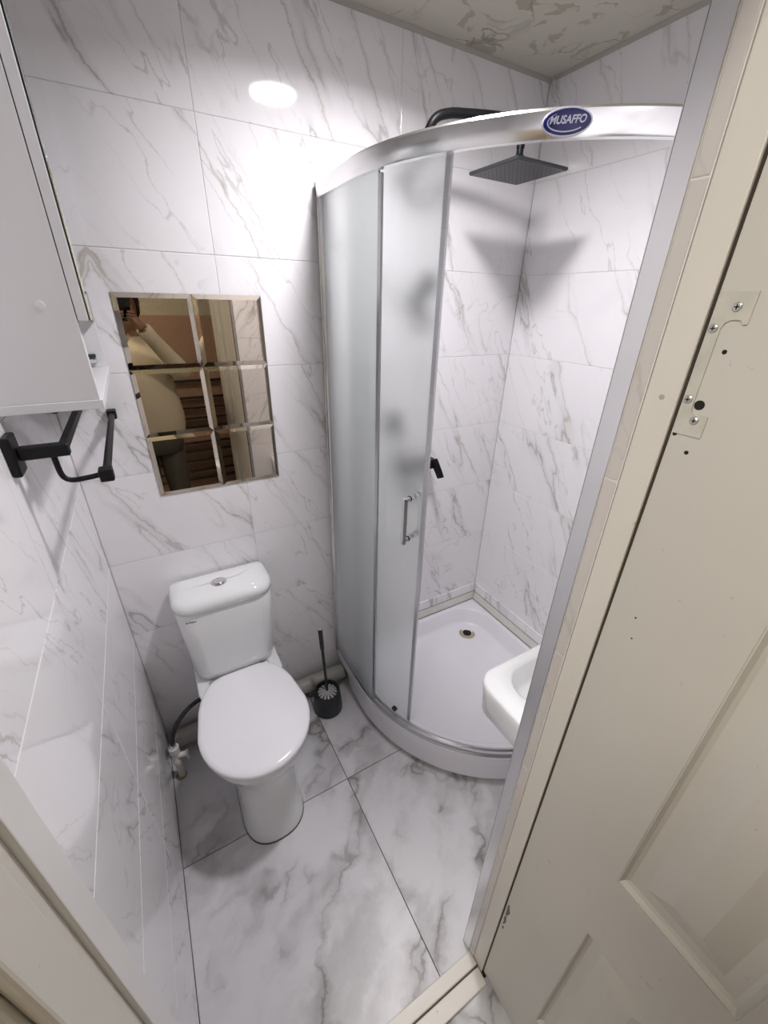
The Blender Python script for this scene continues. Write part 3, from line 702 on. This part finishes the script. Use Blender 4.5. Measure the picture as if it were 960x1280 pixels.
# ------------------------------------------------------------------ washbasin on the door wall
WB = (1.095, -1.11, 0.82)
wb = base('washbasin', WB, 'small white rectangular washbasin on the wall right of the doorway', 'washbasin')
bx0, bx1, by0, by1, bz = 0.838, 1.30, -1.1095, -0.868, 0.820
def rrect(x0, x1, y0, y1, r, z, n=8, rb=0.006):
    P = []
    for cx, cy, a0, rr in ((x1 - r, y1 - r, 0, r), (x0 + r, y1 - r, PI / 2, r), (x0 + rb, y0 + rb, PI, rb), (x1 - rb, y0 + rb, 1.5 * PI, rb)):
        for k in range(n + 1):
            a = a0 + PI / 2 * k / n; P.append((cx + rr * math.cos(a), cy + rr * math.sin(a), z))
    return P
def rr2(x0, x1, y0, y1, r, z): return rrect(x0, x1, y0, y1, r, z, 8, r)
b = nb()
loft(b, [rrect(bx0 + 0.08, bx1 - 0.08, by0, by1 - 0.06, 0.05, bz - 0.135), rrect(bx0 + 0.02, bx1 - 0.02, by0, by1 - 0.016, 0.055, bz - 0.118), rrect(bx0 + 0.006, bx1 - 0.006, by0, by1 - 0.005, 0.055, bz - 0.100), rrect(bx0 + 0.001, bx1 - 0.001, by0, by1 - 0.001, 0.055, bz - 0.03), rrect(bx0, bx1, by0, by1, 0.055, bz - 0.008), rrect(bx0 + 0.003, bx1 - 0.003, by0 + 0.001, by1 - 0.003, 0.053, bz - 0.002), rrect(bx0 + 0.008, bx1 - 0.008, by0 + 0.002, by1 - 0.008, 0.05, bz),
         rr2(bx0 + 0.058, bx1 - 0.058, by0 + 0.075, by1 - 0.030, 0.07, bz - 0.001), rr2(bx0 + 0.066, bx1 - 0.066, by0 + 0.080, by1 - 0.036, 0.066, bz - 0.008), rr2(bx0 + 0.085, bx1 - 0.085, by0 + 0.088, by1 - 0.045, 0.05, bz - 0.06), rr2(bx0 + 0.12, bx1 - 0.12, by0 + 0.10, by1 - 0.06, 0.03, bz - 0.085)])
link('bowl', b, MT['ceramic'], wb, 60)
link('waste', lathe(nb(), (WB[0], -0.99, bz - 0.0845), [(0.02, 0), (0.02, 0.002), (0.006, 0.003)], 20), MT['chrome'], wb, 40)
b = nb(); tube(b, [(WB[0], -1.0, bz - 0.135), (WB[0], -1.0, bz - 0.28), (WB[0], -1.02, bz - 0.31), (WB[0], -1.109, bz - 0.31)], 0.018, 14)
link('trap', b, MT['whitepvc'], wb, 40)
tp = base('basin_tap', (WB[0], -1.073, bz), 'black mixer tap standing on the small washbasin', 'tap')
link('body', lathe(nb(), (WB[0], -1.073, bz), [(0.022, 0.0005), (0.022, 0.006), (0.018, 0.008), (0.018, 0.12), (0.014, 0.124)], 20), MT['black'], tp, 40)
link('spout', tube(nb(), [(WB[0], -1.060, bz + 0.09), (WB[0], -0.985, bz + 0.10), (WB[0], -0.965, bz + 0.085)], 0.010, 12), MT['black'], tp, 40)
link('lever', bx((WB[0] - 0.008, -1.085, bz + 0.1245), (WB[0] + 0.008, -1.03, bz + 0.134), 0.002), MT['black'], tp)

bm_ = base('basin_mirror', (1.075, -1.11, 1.385), 'frameless mirror with rounded corners on the wall above the washbasin', 'mirror')
def rrx(x0, x1, z0, z1, r, y, n=8):
    P = []
    for cx, cz, a0 in ((x1 - r, z1 - r, 0), (x0 + r, z1 - r, PI / 2), (x0 + r, z0 + r, PI), (x1 - r, z0 + r, 1.5 * PI)):
        for k in range(n + 1):
            a = a0 + PI / 2 * k / n; P.append((cx + r * math.cos(a), y, cz + r * math.sin(a)))
    return P
link('glass', loft(nb(), [rrx(0.855, 1.295, 1.385, 1.86, 0.07, -1.1050), rrx(0.855, 1.295, 1.385, 1.86, 0.07, -1.1010), rrx(0.857, 1.293, 1.387, 1.858, 0.068, -1.1000)]), MT['silver'], bm_)
link('backing', loft(nb(), [rrx(0.862, 1.288, 1.392, 1.853, 0.065, -1.1095), rrx(0.862, 1.288, 1.392, 1.853, 0.065, -1.1052)]), MT['edge_dark'], bm_)
for x in (0.905, 1.23):
    link('clip', bx((x, -1.1095, 1.372), (x + 0.02, -1.096, 1.402), 0.001), MT['black'], bm_)

# ------------------------------------------------------------------ toilet
TX = 0.318
toilet = base('toilet', (TX, -0.30, 0), 'white ceramic toilet with the lid down against the marble wall', 'toilet')
def egg(yf, yb, hw, z, pf=2.0, pb=2.8, yc=None, n=40, cx=TX, wb_=1.0):
    """closed outline: round front at yf, squarer back at yb"""
    yc = yf + hw * 1.12 if yc is None else yc
    P = []
    for k in range(n):
        a = 2 * PI * k / n; c, s = math.cos(a), math.sin(a)
        p = pf if s < 0 else pb
        x = hw * math.copysign(abs(c) ** (2 / p), c); y = abs(s) ** (2 / p)
        yy = yc - (yc - yf) * y if s < 0 else yc + (yb - yc) * y
        if s > 0: x *= 1 - (1 - wb_) * y ** 1.6
        P.append((cx + x, yy, z))
    return P
rings = [egg(-0.585, -0.135, 0.108, 0.0, pf=2.4), egg(-0.587, -0.135, 0.109, 0.012, pf=2.4), egg(-0.578, -0.135, 0.104, 0.05, pf=2.4), egg(-0.566, -0.135, 0.100, 0.12, pf=2.3),
         egg(-0.550, -0.135, 0.102, 0.19, pf=2.2), egg(-0.545, -0.138, 0.118, 0.245, pf=2.1), egg(-0.560, -0.145, 0.145, 0.295, pf=2.0), egg(-0.580, -0.155, 0.163, 0.340, pf=2.0),
         egg(-0.594, -0.160, 0.170, 0.370), egg(-0.598, -0.160, 0.172, 0.392), egg(-0.592, -0.165, 0.167, 0.398)]
link('bowl', loft(nb(), rings), MT['ceramic'], toilet, 60)
b = nb()
def rr(x0, x1, y0, y1, r, z, n=6): return [(x, y, z_) for x, y, z_ in rrect(x0, x1, y0, y1, r, z, n, r)]
loft(b, [rr(TX - 0.085, TX + 0.085, -0.24, -0.03, 0.04, 0.26), rr(TX - 0.11, TX + 0.11, -0.24, -0.015, 0.04, 0.32), rr(TX - 0.150, TX + 0.150, -0.25, -0.012, 0.045, 0.395), rr(TX - 0.155, TX + 0.155, -0.25, -0.012, 0.045, 0.418), rr(TX - 0.150, TX + 0.150, -0.245, -0.017, 0.04, 0.424)])
link('shelf', b, MT['ceramic'], toilet, 60)
link('base_seal', loft(nb(), [egg(-0.5895, -0.134, 0.1105, 0.0004, pf=2.4), egg(-0.5885, -0.134, 0.1105, 0.002, pf=2.4), egg(-0.5868, -0.134, 0.1088, 0.0023, pf=2.4)]), plain('grey_grime', (0.13, 0.12, 0.11), 0.9), toilet)
link('seat_ring', loft(nb(), [egg(-0.600, -0.178, 0.174, 0.3985, pb=6, wb_=0.76), egg(-0.606, -0.176, 0.179, 0.402, pb=6, wb_=0.76), egg(-0.606, -0.176, 0.179, 0.411, pb=6, wb_=0.76), egg(-0.602, -0.178, 0.176, 0.4145, pb=6, wb_=0.76)]), MT['seat'], toilet, 60)
lid_o = link('lid', loft(nb(), [egg(-0.606, -0.173, 0.178, 0.4155, pb=5, wb_=0.72), egg(-0.612, -0.171, 0.183, 0.420, pb=5, wb_=0.72), egg(-0.612, -0.171, 0.183, 0.432, pb=5, wb_=0.72), egg(-0.608, -0.173, 0.180, 0.437, pb=5, wb_=0.72), egg(-0.592, -0.178, 0.168, 0.4405, pb=5, wb_=0.72), egg(-0.54, -0.19, 0.135, 0.442, pb=5, wb_=0.72), egg(-0.45, -0.25, 0.07, 0.4425, pb=5, wb_=0.72)]), MT['seat'], toilet, 60)
for s in (-1, 1):
    link('hinge', tube(nb(), [(TX + s * 0.110, -0.180, 0.4285), (TX + s * 0.075, -0.180, 0.4285)], 0.009, 14), MT['chrome'], toilet, 40)
def cis(hw, yf, z, yb=-0.012, bulge=0.012, r=0.055):
    P = rrect(TX - hw, TX + hw, yf, yb, 0.02, z, 8, r)
    return [(x, y - bulge * max(0, 1 - ((x - TX) / hw) ** 2) * (1 if y < (yf + yb) / 2 else 0), z_) for x, y, z_ in P]
tank = link('tank', loft(nb(), [cis(0.132, -0.158, 0.4255, bulge=0.004, r=0.05), cis(0.145, -0.163, 0.432, bulge=0.005), cis(0.150, -0.168, 0.46, bulge=0.008), cis(0.160, -0.172, 0.62), cis(0.166, -0.174, 0.752), cis(0.164, -0.172, 0.756)]), MT['ceramic'], toilet, 60)
tl = link('tank_lid', loft(nb(), [cis(0.164, -0.172, 0.7575), cis(0.170, -0.178, 0.760, r=0.06), cis(0.171, -0.179, 0.776, r=0.062), cis(0.168, -0.176, 0.788, r=0.062), cis(0.158, -0.166, 0.798, r=0.06), cis(0.130, -0.140, 0.804, -0.03, 0.01, 0.05), cis(0.06, -0.105, 0.8065, -0.07, 0.005, 0.017)]), MT['ceramic'], toilet, 70)
fb = link('flush_button', lathe(nb(), (TX - 0.006, -0.098, 0.8045), [(0.026, 0.0), (0.026, 0.004), (0.022, 0.006), (0.0185, 0.0045)], 28), MT['chrome'], toilet, 40)
link('button_cap', lathe(nb(), (TX - 0.006, -0.098, 0.8045), [(0.0178, 0.001), (0.0178, 0.007), (0.015, 0.0085), (0.004, 0.0085)], 24), MT['alu'], fb, 40)
# small dark maker's mark on the front of the tank
def tank_front(x, z): return -0.1735 - 0.012 * max(0, 1 - ((x - TX) / 0.164) ** 2)
b = nb(); yv = tank_front(0.185, 0.735)
prism(b, [(0.181, tank_front(0.181, .73) - 0.0002, 0.727), (0.188, tank_front(0.188, .73) - 0.0002, 0.730), (0.181, tank_front(0.181, .73) - 0.0002, 0.734)], (0, -0.0008, 0))
for k in range(5):
    x = 0.190 + 0.0048 * k; y = tank_front(x, 0.73); box(b, (x, y - 0.0009, 0.7285), (x + 0.0034, y - 0.0001, 0.7325))
link('maker_mark', b, MT['darkmark'], toilet)

# sewer pipe along the wall
b = nb(); tube(b, [(0.02, -0.058, 0.068), (0.50, -0.058, 0.066), (0.545, -0.058, 0.066), (0.793, -0.058, 0.064)], 0.036, 24)
pipe = link('sewer_pipe', b, MT['pvc'], None, 40); tag(pipe, 'grey plastic sewer pipe along the bottom of the wall behind the toilet', 'pipe')
b = nb(); tube(b, [(0.495, -0.058, 0.066), (0.50, -0.058, 0.066), (0.55, -0.058, 0.066), (0.555, -0.058, 0.066)], [0.0365, 0.042, 0.042, 0.0365], 24)
link('collar', b, MT['pvc'], pipe, 40)
for x in (0.62, 0.10):
    link('clip', bx((x - 0.01, -0.07, 0.0), (x + 0.01, -0.046, 0.0305)), MT['pvc'], pipe)

# stop valve and hose by the left corner
vx, vy = 0.034, -0.178
vp = base('stop_valve', (vx, vy, 0), 'stained white plastic stop valve standing in the corner left of the toilet', 'valve')
link('pipe', tube(nb(), [(vx, vy, 0.001), (vx, vy, 0.09)], 0.0125, 14), MT['whitepvc'], vp, 40)
link('body', lathe(nb(), (vx, vy, 0.0), [(0.0125, 0.085), (0.017, 0.088), (0.017, 0.108), (0.014, 0.112), (0.014, 0.142), (0.0185, 0.146), (0.0185, 0.176), (0.014, 0.180)], 18), MT['whitepvc'], vp, 40)
b = nb(); tube(b, [(vx + 0.010, vy - 0.004, 0.126), (vx + 0.036, vy - 0.010, 0.126)], 0.011, 12); box(b, (vx + 0.034, vy - 0.022, 0.100), (vx + 0.044, vy + 0.004, 0.136), 0.003)
link('tap_lever', b, MT['whitepvc'], vp, 40)
link('wall_stain', lathe(nb(), (vx - 0.004, vy, 0.0), [(0.021, 0.0002), (0.018, 0.003), (0.015, 0.006)], 12), plain('dirty_sealant', (0.36, 0.31, 0.18), 0.8, noise=0.3, scale=60), vp, 40)
hp = spline([(vx, vy, 0.182), (vx + 0.004, vy + 0.003, 0.215), (vx + 0.022, vy + 0.02, 0.250), (vx + 0.06, vy + 0.045, 0.278), (vx + 0.105, vy + 0.065, 0.290), (vx + 0.150, vy + 0.075, 0.292)], 6)
hose = link('supply_hose', tube(nb(), hp, 0.0085, 12), MT['hosemat'], None, 40); tag(hose, 'black flexible water hose curving from the white valve to the toilet', 'hose')
b = nb(); tube(b, [(vx, vy, 0.1805), (vx, vy, 0.196)], 0.012, 6)
link('hose_nut', b, MT['chrome'], hose)

# ------------------------------------------------------------------ toilet brush
bxx, byy = 0.668, -0.170
tb = base('toilet_brush', (bxx, byy, 0), 'charcoal toilet brush in a round holder on the floor by the shower', 'toilet brush')
link('holder', lathe(nb(), (bxx, byy, 0.0), [(0.064, 0.001), (0.067, 0.004), (0.0665, 0.02), (0.057, 0.116), (0.055, 0.120), (0.052, 0.116), (0.051, 0.095), (0.045, 0.093)], 40), MT['charcoal'], tb, 40)
b = nb()
for k in range(14):
    a = 2 * PI * k / 14; c_, s_ = math.cos(a), math.sin(a); w = V(-s_, c_, 0) * 0.0026
    p = V(bxx, byy, 0.0); q0 = p + V(c_, s_, 0) * 0.014; q1 = p + V(c_, s_, 0) * 0.043
    prism(b, [q0 - w + V(0, 0, 0.113), q1 - w * 2.2 + V(0, 0, 0.105), q1 + w * 2.2 + V(0, 0, 0.105), q0 + w + V(0, 0, 0.113)], (0, 0, -0.006))
lathe(b, (bxx, byy, 0.0), [(0.012, 0.105), (0.016, 0.110), (0.013, 0.115)], 14)
link('bristle_fan', b, MT['greybristle'], tb)
link('dark_well', lathe(nb(), (bxx, byy, 0.0), [(0.0505, 0.0935), (0.0505, 0.0965), (0.010, 0.0967)], 28), MT['black_rubber'], tb)
hdx = V(-0.008, 0.020, 0.355).normalized()
pA = V(bxx, byy, 0.104)
hpts = [pA + hdx * t for t in (0, 0.14, 0.255, 0.262, 0.30, 0.360, 0.366)]
link('handle', tube(nb(), hpts, [0.0062, 0.0062, 0.0068, 0.0092, 0.0095, 0.0098, 0.008], 14), MT['charcoal'], tb, 40)
link('cap', tube(nb(), [pA + hdx * 0.3662, pA + hdx * 0.3685], [0.0078, 0.007], 14), MT['greybristle'], tb, 40)

# ------------------------------------------------------------------ bronze mirror of six bevelled squares
MX0, MZ0, MS = 0.198, 1.129, 0.1972
mir = base('wall_mirror', (MX0 + MS, 0, MZ0), 'bronze tinted wall mirror of six faceted squares above the toilet', 'mirror')
for i in range(2):
    for j in range(3):
        x0, z0 = MX0 + MS * i + 0.0004, MZ0 + MS * j + 0.0004; s = MS - 0.0008
        def q(ins, y): return [(x0 + ins, y, z0 + ins), (x0 + s - ins, y, z0 + ins), (x0 + s - ins, y, z0 + s - ins), (x0 + ins, y, z0 + s - ins)]
        link('mirror_square', loft(nb(), [q(0, -0.0005), q(0, -0.0028), q(0.0125, -0.0048)]), MT['mirror'], mir)

# ------------------------------------------------------------------ white wall cabinet with a mirror door
CY0, CY1, CZ0, CZ1, CX = -0.500, -0.022, 1.525, 2.16, 0.150
cab = base('wall_cabinet', (0.075, -0.26, CZ0), 'white wall cabinet with a mirrored door and an open niche', 'cabinet')
P16 = 0.016; NZ = 1.668
link('side_panel', bx((0.001, CY0, CZ0 + P16 + 0.0003), (CX, CY0 + P16, CZ1), 0.0006), MT['melamine'], cab)
link('side_panel', bx((0.001, CY1 - P16, CZ0 + P16 + 0.0003), (CX, CY1, CZ1), 0.0006), MT['melamine'], cab)
link('bottom_panel', bx((0.001, CY0 - 0.001, CZ0), (CX + 0.004, CY1 + 0.001, CZ0 + P16), 0.0008), MT['melamine'], cab)
link('top_panel', bx((0.001, CY0 + P16 + 0.0003, CZ1 - P16), (CX, CY1 - P16 - 0.0003, CZ1), 0.0006), MT['melamine'], cab)
link('niche_shelf', bx((0.001, CY0 + P16 + 0.0003, NZ), (CX - 0.001, CY1 - P16 - 0.0003, NZ + P16), 0.0006), MT['melamine'], cab)
link('back_panel', bx((0.001, CY0 + P16 + 0.0003, CZ0 + P16 + 0.0003), (0.005, CY1 - P16 - 0.0003, NZ - 0.0003)), MT['melamine'], cab)
dr_ = link('door', bx((CX + 0.0015, CY0, NZ + 0.004), (CX + 0.0165, CY1, CZ1 - 0.002), 0.0006), MT['melamine'], cab)
link('door_edge', bx((CX + 0.0168, CY0 + 0.001, NZ + 0.005), (CX + 0.0182, CY1 - 0.001, CZ1 - 0.003)), MT['edge_dark'], dr_)
link('mirror_glass', bx((CX + 0.0184, CY0 + 0.001, NZ + 0.005), (CX + 0.0215, CY1 - 0.001, CZ1 - 0.003), 0.0008), MT['silver'], dr_)
link('glass_clip', bx((CX + 0.0150, CY0 + 0.0025, NZ + 0.003), (CX + 0.0235, CY0 + 0.0125, NZ + 0.045), 0.001), MT['chrome'], dr_)
link('screw_cover', (lambda bm: loft(bm, [[(0.106 + r * math.cos(2 * PI * k / 20), y, 1.694 + r * math.sin(2 * PI * k / 20)) for k in range(20)] for r, y in ((0.0075, CY0 - 0.0002), (0.0072, CY0 - 0.0010), (0.005, CY0 - 0.0013))]))(nb()), MT['melamine'], cab, 40)
link('shelf_peg', bx((CX - 0.035, CY1 - P16 - 0.014, 1.552), (CX - 0.018, CY1 - P16 - 0.0004, 1.562), 0.001), MT['chrome'], cab)
link('shelf_peg', bx((CX - 0.035, CY1 - P16 - 0.014, 1.566), (CX - 0.018, CY1 - P16 - 0.0004, 1.574), 0.001), MT['edge_dark'], cab)

# ------------------------------------------------------------------ black double towel rail under the cabinet
rail = base('towel_rail', (0, -0.28, 1.46), 'black double towel rail on the wall under the white cabinet', 'towel rail')
for y, s in ((-0.530, 1), (-0.035, -1)):
    pl_ = link('wall_plate', bx((0.0005, y - 0.024, 1.432), (0.014, y + 0.024, 1.500), 0.003, 2), MT['black'], rail)
    link('bracket_arm', bx((0.0142, y - 0.010, 1.456), (0.086, y + 0.010, 1.478), 0.002), MT['black'], rail)
    if s < 0:
        link('end_block', bx((0.117, -0.034, 1.398), (0.140, -0.0005, 1.422), 0.002), MT['black'], rail)
        continue
    pts = spline([(0.060, y, 1.456), (0.061, y, 1.425), (0.066, y, 1.412), (0.078, y, 1.407), (0.100, y, 1.408), (0.118, y, 1.410)], 5)
    link('lower_arm', tube(nb(), pts, 0.0048, 10), MT['black'], rail, 40)
    link('end_block', bx((0.117, y - 0.013, 1.398), (0.140, y + 0.013, 1.422), 0.002), MT['black'], rail)
link('upper_bar', bx((0.069, -0.520, 1.460), (0.083, -0.045, 1.474), 0.0015), MT['black'], rail)
link('lower_bar', tube(nb(), [(0.1285, -0.5175, 1.410), (0.1285, -0.0335, 1.410)], 0.0075, 14), MT['black'], rail, 40)

# ------------------------------------------------------------------ dark slatted rack against the hall wall (seen in the mirror)
rk = base('slatted_rack', (0.30, HY + 0.06, 0), 'dark brown slatted rack against the orange hall wall', 'rack')
for x in (-0.62, 0.86):
    link('post', bx((x - 0.018, HY + 0.005, 0.001), (x + 0.018, HY + 0.07, 1.12), 0.003), MT['rack'], rk)
for z in (1.085, 0.945, 0.858, 0.768, 0.690, 0.550, 0.470, 0.380, 0.285, 0.210):
    link('slat', bx((-0.60, HY + 0.02, z - 0.009), (0.841, HY + 0.05, z + 0.009), 0.003), MT['rack'], rk)

# ------------------------------------------------------------------ phone held up at the camera
ph_c = CAM - cz_ * -0.0065 - cy_ * 0.060 - cx_ * -0.012         # behind the lens, mostly below it
ph_x, ph_y, ph_z = cx_, cy_, cz_
def pp(x, y, z): return ph_c + ph_x * x + ph_y * y + ph_z * z
def rrp(w, h, r, z, n=5):
    P = []
    for sx, sy, a0 in ((1, 1, 0), (-1, 1, PI / 2), (-1, -1, PI), (1, -1, 1.5 * PI)):
        for k in range(n + 1):
            a = a0 + PI / 2 * k / n; P.append(pp(sx * (w / 2 - r) + r * math.cos(a), sy * (h / 2 - r) + r * math.sin(a), z))
    return P
phone = base('phone', tuple(ph_c), 'black phone held up in both hands in the mirror reflection', 'phone')
link('case', loft(nb(), [rrp(0.072, 0.154, 0.010, -0.0040), rrp(0.076, 0.158, 0.012, -0.0025), rrp(0.076, 0.158, 0.012, 0.0025), rrp(0.072, 0.154, 0.010, 0.0040)]), MT['phone'], phone, 40)

# ------------------------------------------------------------------ the person holding it
PXc, PYc = 0.215, -1.80
per = None
def ellipse(cx, cy, z, rx, ry, n=28, p=2.3):
    out = []
    for k in range(n):
        a = 2 * PI * k / n; c, s = math.cos(a), math.sin(a)
        out.append((cx + rx * math.copysign(abs(c) ** (2 / p), c), cy + ry * math.copysign(abs(s) ** (2 / p), s), z))
    return out
def body_mesh():
    b = nb()
    # trunk, neck and head in one loft
    T = [(0.80, 0.165, 0.115), (0.90, 0.170, 0.118), (1.02, 0.150, 0.108), (1.15, 0.160, 0.110), (1.28, 0.172, 0.110), (1.38, 0.178, 0.095), (1.44, 0.120, 0.075), (1.475, 0.062, 0.060), (1.51, 0.055, 0.058), (1.54, 0.058, 0.066)]
    rings = [ellipse(PXc, PYc, z, rx, ry) for z, rx, ry in T]
    hx, hy = PXc - 0.005, PYc + 0.035
    H = [(1.555, 0.050, 0.072, 0.012), (1.58, 0.064, 0.086, 0.006), (1.615, 0.072, 0.094, 0.0), (1.66, 0.077, 0.098, -0.004), (1.70, 0.078, 0.098, -0.008), (1.74, 0.074, 0.092, -0.012), (1.77, 0.060, 0.074, -0.014), (1.786, 0.036, 0.046, -0.016)]
    rings += [ellipse(hx, hy + dy, z, rx, ry, p=2.1) for z, rx, ry, dy in H]
    loft(b, rings)
    fy = hy + 0.092
    tube(b, [(hx, fy - 0.014, 1.705), (hx, fy + 0.004, 1.675), (hx, fy + 0.016, 1.652), (hx, fy - 0.006, 1.640)], [0.007, 0.010, 0.014, 0.008], 10)      # nose
    tube(b, [(hx - 0.026, fy - 0.010, 1.608), (hx, fy + 0.000, 1.611), (hx + 0.026, fy - 0.010, 1.608)], [0.003, 0.007, 0.003], 8)                    # mouth
    for s in (-1, 1):
        tube(b, [(hx + s * 0.076, hy - 0.004, 1.700), (hx + s * 0.086, hy - 0.014, 1.690), (hx + s * 0.086, hy - 0.012, 1.665), (hx + s * 0.077, hy - 0.002, 1.645)], [0.006, 0.011, 0.010, 0.005], 8)   # ears
        tube(b, [(hx + s * 0.050, fy - 0.022, 1.716), (hx + s * 0.030, fy - 0.008, 1.722), (hx + s * 0.014, fy - 0.006, 1.716)], [0.003, 0.005, 0.003], 8)     # brows
    # arms: shoulder, elbow, wrist, palm
    for s, sh, el, wr in ARMS:
        tube(b, spline([sh, el, wr], 5), [0.046, 0.045, 0.043, 0.041, 0.040, 0.040, 0.038, 0.035, 0.031, 0.028, 0.026], 14)
        pw = pp(s * 0.047, -0.050, 0.020)              # palm centre, at the side of the phone's lower half
        pe = pp(s * 0.046, -0.012, 0.020)
        tube(b, [wr, wr + (pw - wr) * 0.45, pw, pe], [(0.024, 0.027), (0.022, 0.034), (0.018, 0.036), (0.013, 0.030)], 14)
        # four fingers wrapping behind the slab onto its back, thumb on the screen side
        for k in range(4):
            yb = -0.026 - 0.0155 * k; L = (0.92, 1.0, 0.96, 0.80)[k]
            tube(b, spline([pp(s * 0.047, yb - 0.004, 0.016), pp(s * 0.053, yb, 0.002), pp(s * 0.048, yb + 0.002, -0.013), pp(s * (0.048 - 0.024 * L), yb + 0.006, -0.0155), pp(s * (0.048 - 0.040 * L), yb + 0.008, -0.0135)], 3), [0.0088, 0.0088, 0.0086, 0.0088, 0.0085, 0.0082, 0.0082, 0.008, 0.0078, 0.0076, 0.0072, 0.0066, 0.0045], 9)
        tube(b, spline([pp(s * 0.048, -0.046, 0.026), pp(s * 0.044, -0.018, 0.026), pp(s * 0.030, 0.004, 0.019), pp(s * 0.014, 0.014, 0.0145)], 3), [0.012, 0.012, 0.0115, 0.011, 0.0105, 0.010, 0.010, 0.0095, 0.009, 0.006], 9)
    # legs and feet
    for s in (-1, 1):
        tube(b, [(PXc + s * 0.085, PYc, 0.86), (PXc + s * 0.088, PYc + 0.006, 0.48), (PXc + s * 0.09, PYc - 0.01, 0.30), (PXc + s * 0.09, PYc - 0.02, 0.09)], [0.080, 0.055, 0.050, 0.036], 16)
        tube(b, [(PXc + s * 0.09, PYc - 0.06, 0.045), (PXc + s * 0.09, PYc - 0.01, 0.055), (PXc + s * 0.095, PYc + 0.09, 0.038), (PXc + s * 0.10, PYc + 0.17, 0.030)], [0.030, 0.038, (0.025, 0.040), (0.018, 0.034)], 14)
    return b
ARMS = [(1, V(PXc + 0.175, PYc + 0.01, 1.37), V(0.455, -1.660, 1.290), V(0.292, -1.485, 1.545)),
        (-1, V(PXc - 0.175, PYc + 0.01, 1.37), V(0.000, -1.640, 1.270), V(0.185, -1.520, 1.530))]
per = link('person', body_mesh(), MT['skin'], None, 'all', loc=(PXc, PYc, 0))
tag(per, 'person in a cream sweater and dark trousers holding a phone up with both hands', 'person')
b = nb()
T = [(0.870, 0.192, 0.142), (0.885, 0.200, 0.150), (0.92, 0.206, 0.155), (1.00, 0.208, 0.155), (1.10, 0.198, 0.146), (1.22, 0.194, 0.140), (1.32, 0.200, 0.134), (1.40, 0.192, 0.112), (1.445, 0.130, 0.088), (1.468, 0.078, 0.073), (1.490, 0.070, 0.070)]
loft(b, [ellipse(PXc + (0.012 if z < 1.2 else 0), PYc, z, rx, ry) for z, rx, ry in T])
for s, sh, el, wr in ARMS:
    c = wr + (el - wr) * 0.0
    tube(b, spline([sh - V(s * 0.03, 0, 0), el, c], 6), [0.070, 0.068, 0.066, 0.063, 0.060, 0.060, 0.060, 0.057, 0.053, 0.048, 0.044, 0.041, 0.043], 16)
link('sweater', b, MT['sweater'], per, 'all')
b = nb()
loft(b, [ellipse(PXc, PYc, z, rx, ry) for z, rx, ry in ((0.74, 0.175, 0.125), (0.82, 0.185, 0.130), (0.90, 0.182, 0.128), (0.955, 0.172, 0.120))])
for s in (-1, 1):
    tube(b, [(PXc + s * 0.088, PYc, 0.84), (PXc + s * 0.09, PYc + 0.005, 0.62), (PXc + s * 0.092, PYc + 0.008, 0.45), (PXc + s * 0.093, PYc - 0.005, 0.28), (PXc + s * 0.093, PYc - 0.012, 0.10)], [0.096, 0.086, 0.074, 0.068, 0.062], 18)
link('trousers', b, MT['trousers'], per, 'all')
hx, hy = PXc - 0.005, PYc + 0.035
b = nb()
loft(b, [ellipse(hx, hy - 0.022 + dy, z, rx, ry, p=2.1) for z, rx, ry, dy in ((1.56, 0.060, 0.060, -0.03), (1.62, 0.092, 0.082, -0.022), (1.68, 0.100, 0.088, -0.012), (1.73, 0.098, 0.106, 0.006), (1.765, 0.080, 0.100, 0.004), (1.795, 0.056, 0.072, 0.002), (1.808, 0.025, 0.032, 0.0))])
link('hair', b, MT['hair'], per, 'all')
for s in (-1, 1):
    link('eye', tube(nb(), [(hx + s * 0.031, hy + 0.078, 1.697), (hx + s * 0.031, hy + 0.083, 1.697), (hx + s * 0.031, hy + 0.087, 1.697)], [0.011, 0.010, 0.004], 12), MT['eye'], per, 'all')
    b = nb(); tube(b, [(PXc + s * 0.09, PYc - 0.085, 0.035), (PXc + s * 0.09, PYc - 0.05, 0.05), (PXc + s * 0.093, PYc + 0.06, 0.042), (PXc + s * 0.10, PYc + 0.16, 0.034), (PXc + s * 0.10, PYc + 0.195, 0.026)], [(0.020, 0.024), (0.040, 0.040), (0.040, 0.046), (0.033, 0.044), (0.014, 0.022)], 14)
    for v in b.verts: v.co.z = max(v.co.z, 0.001)
    link('shoe', b, MT['black_rubber'], per, 'all')
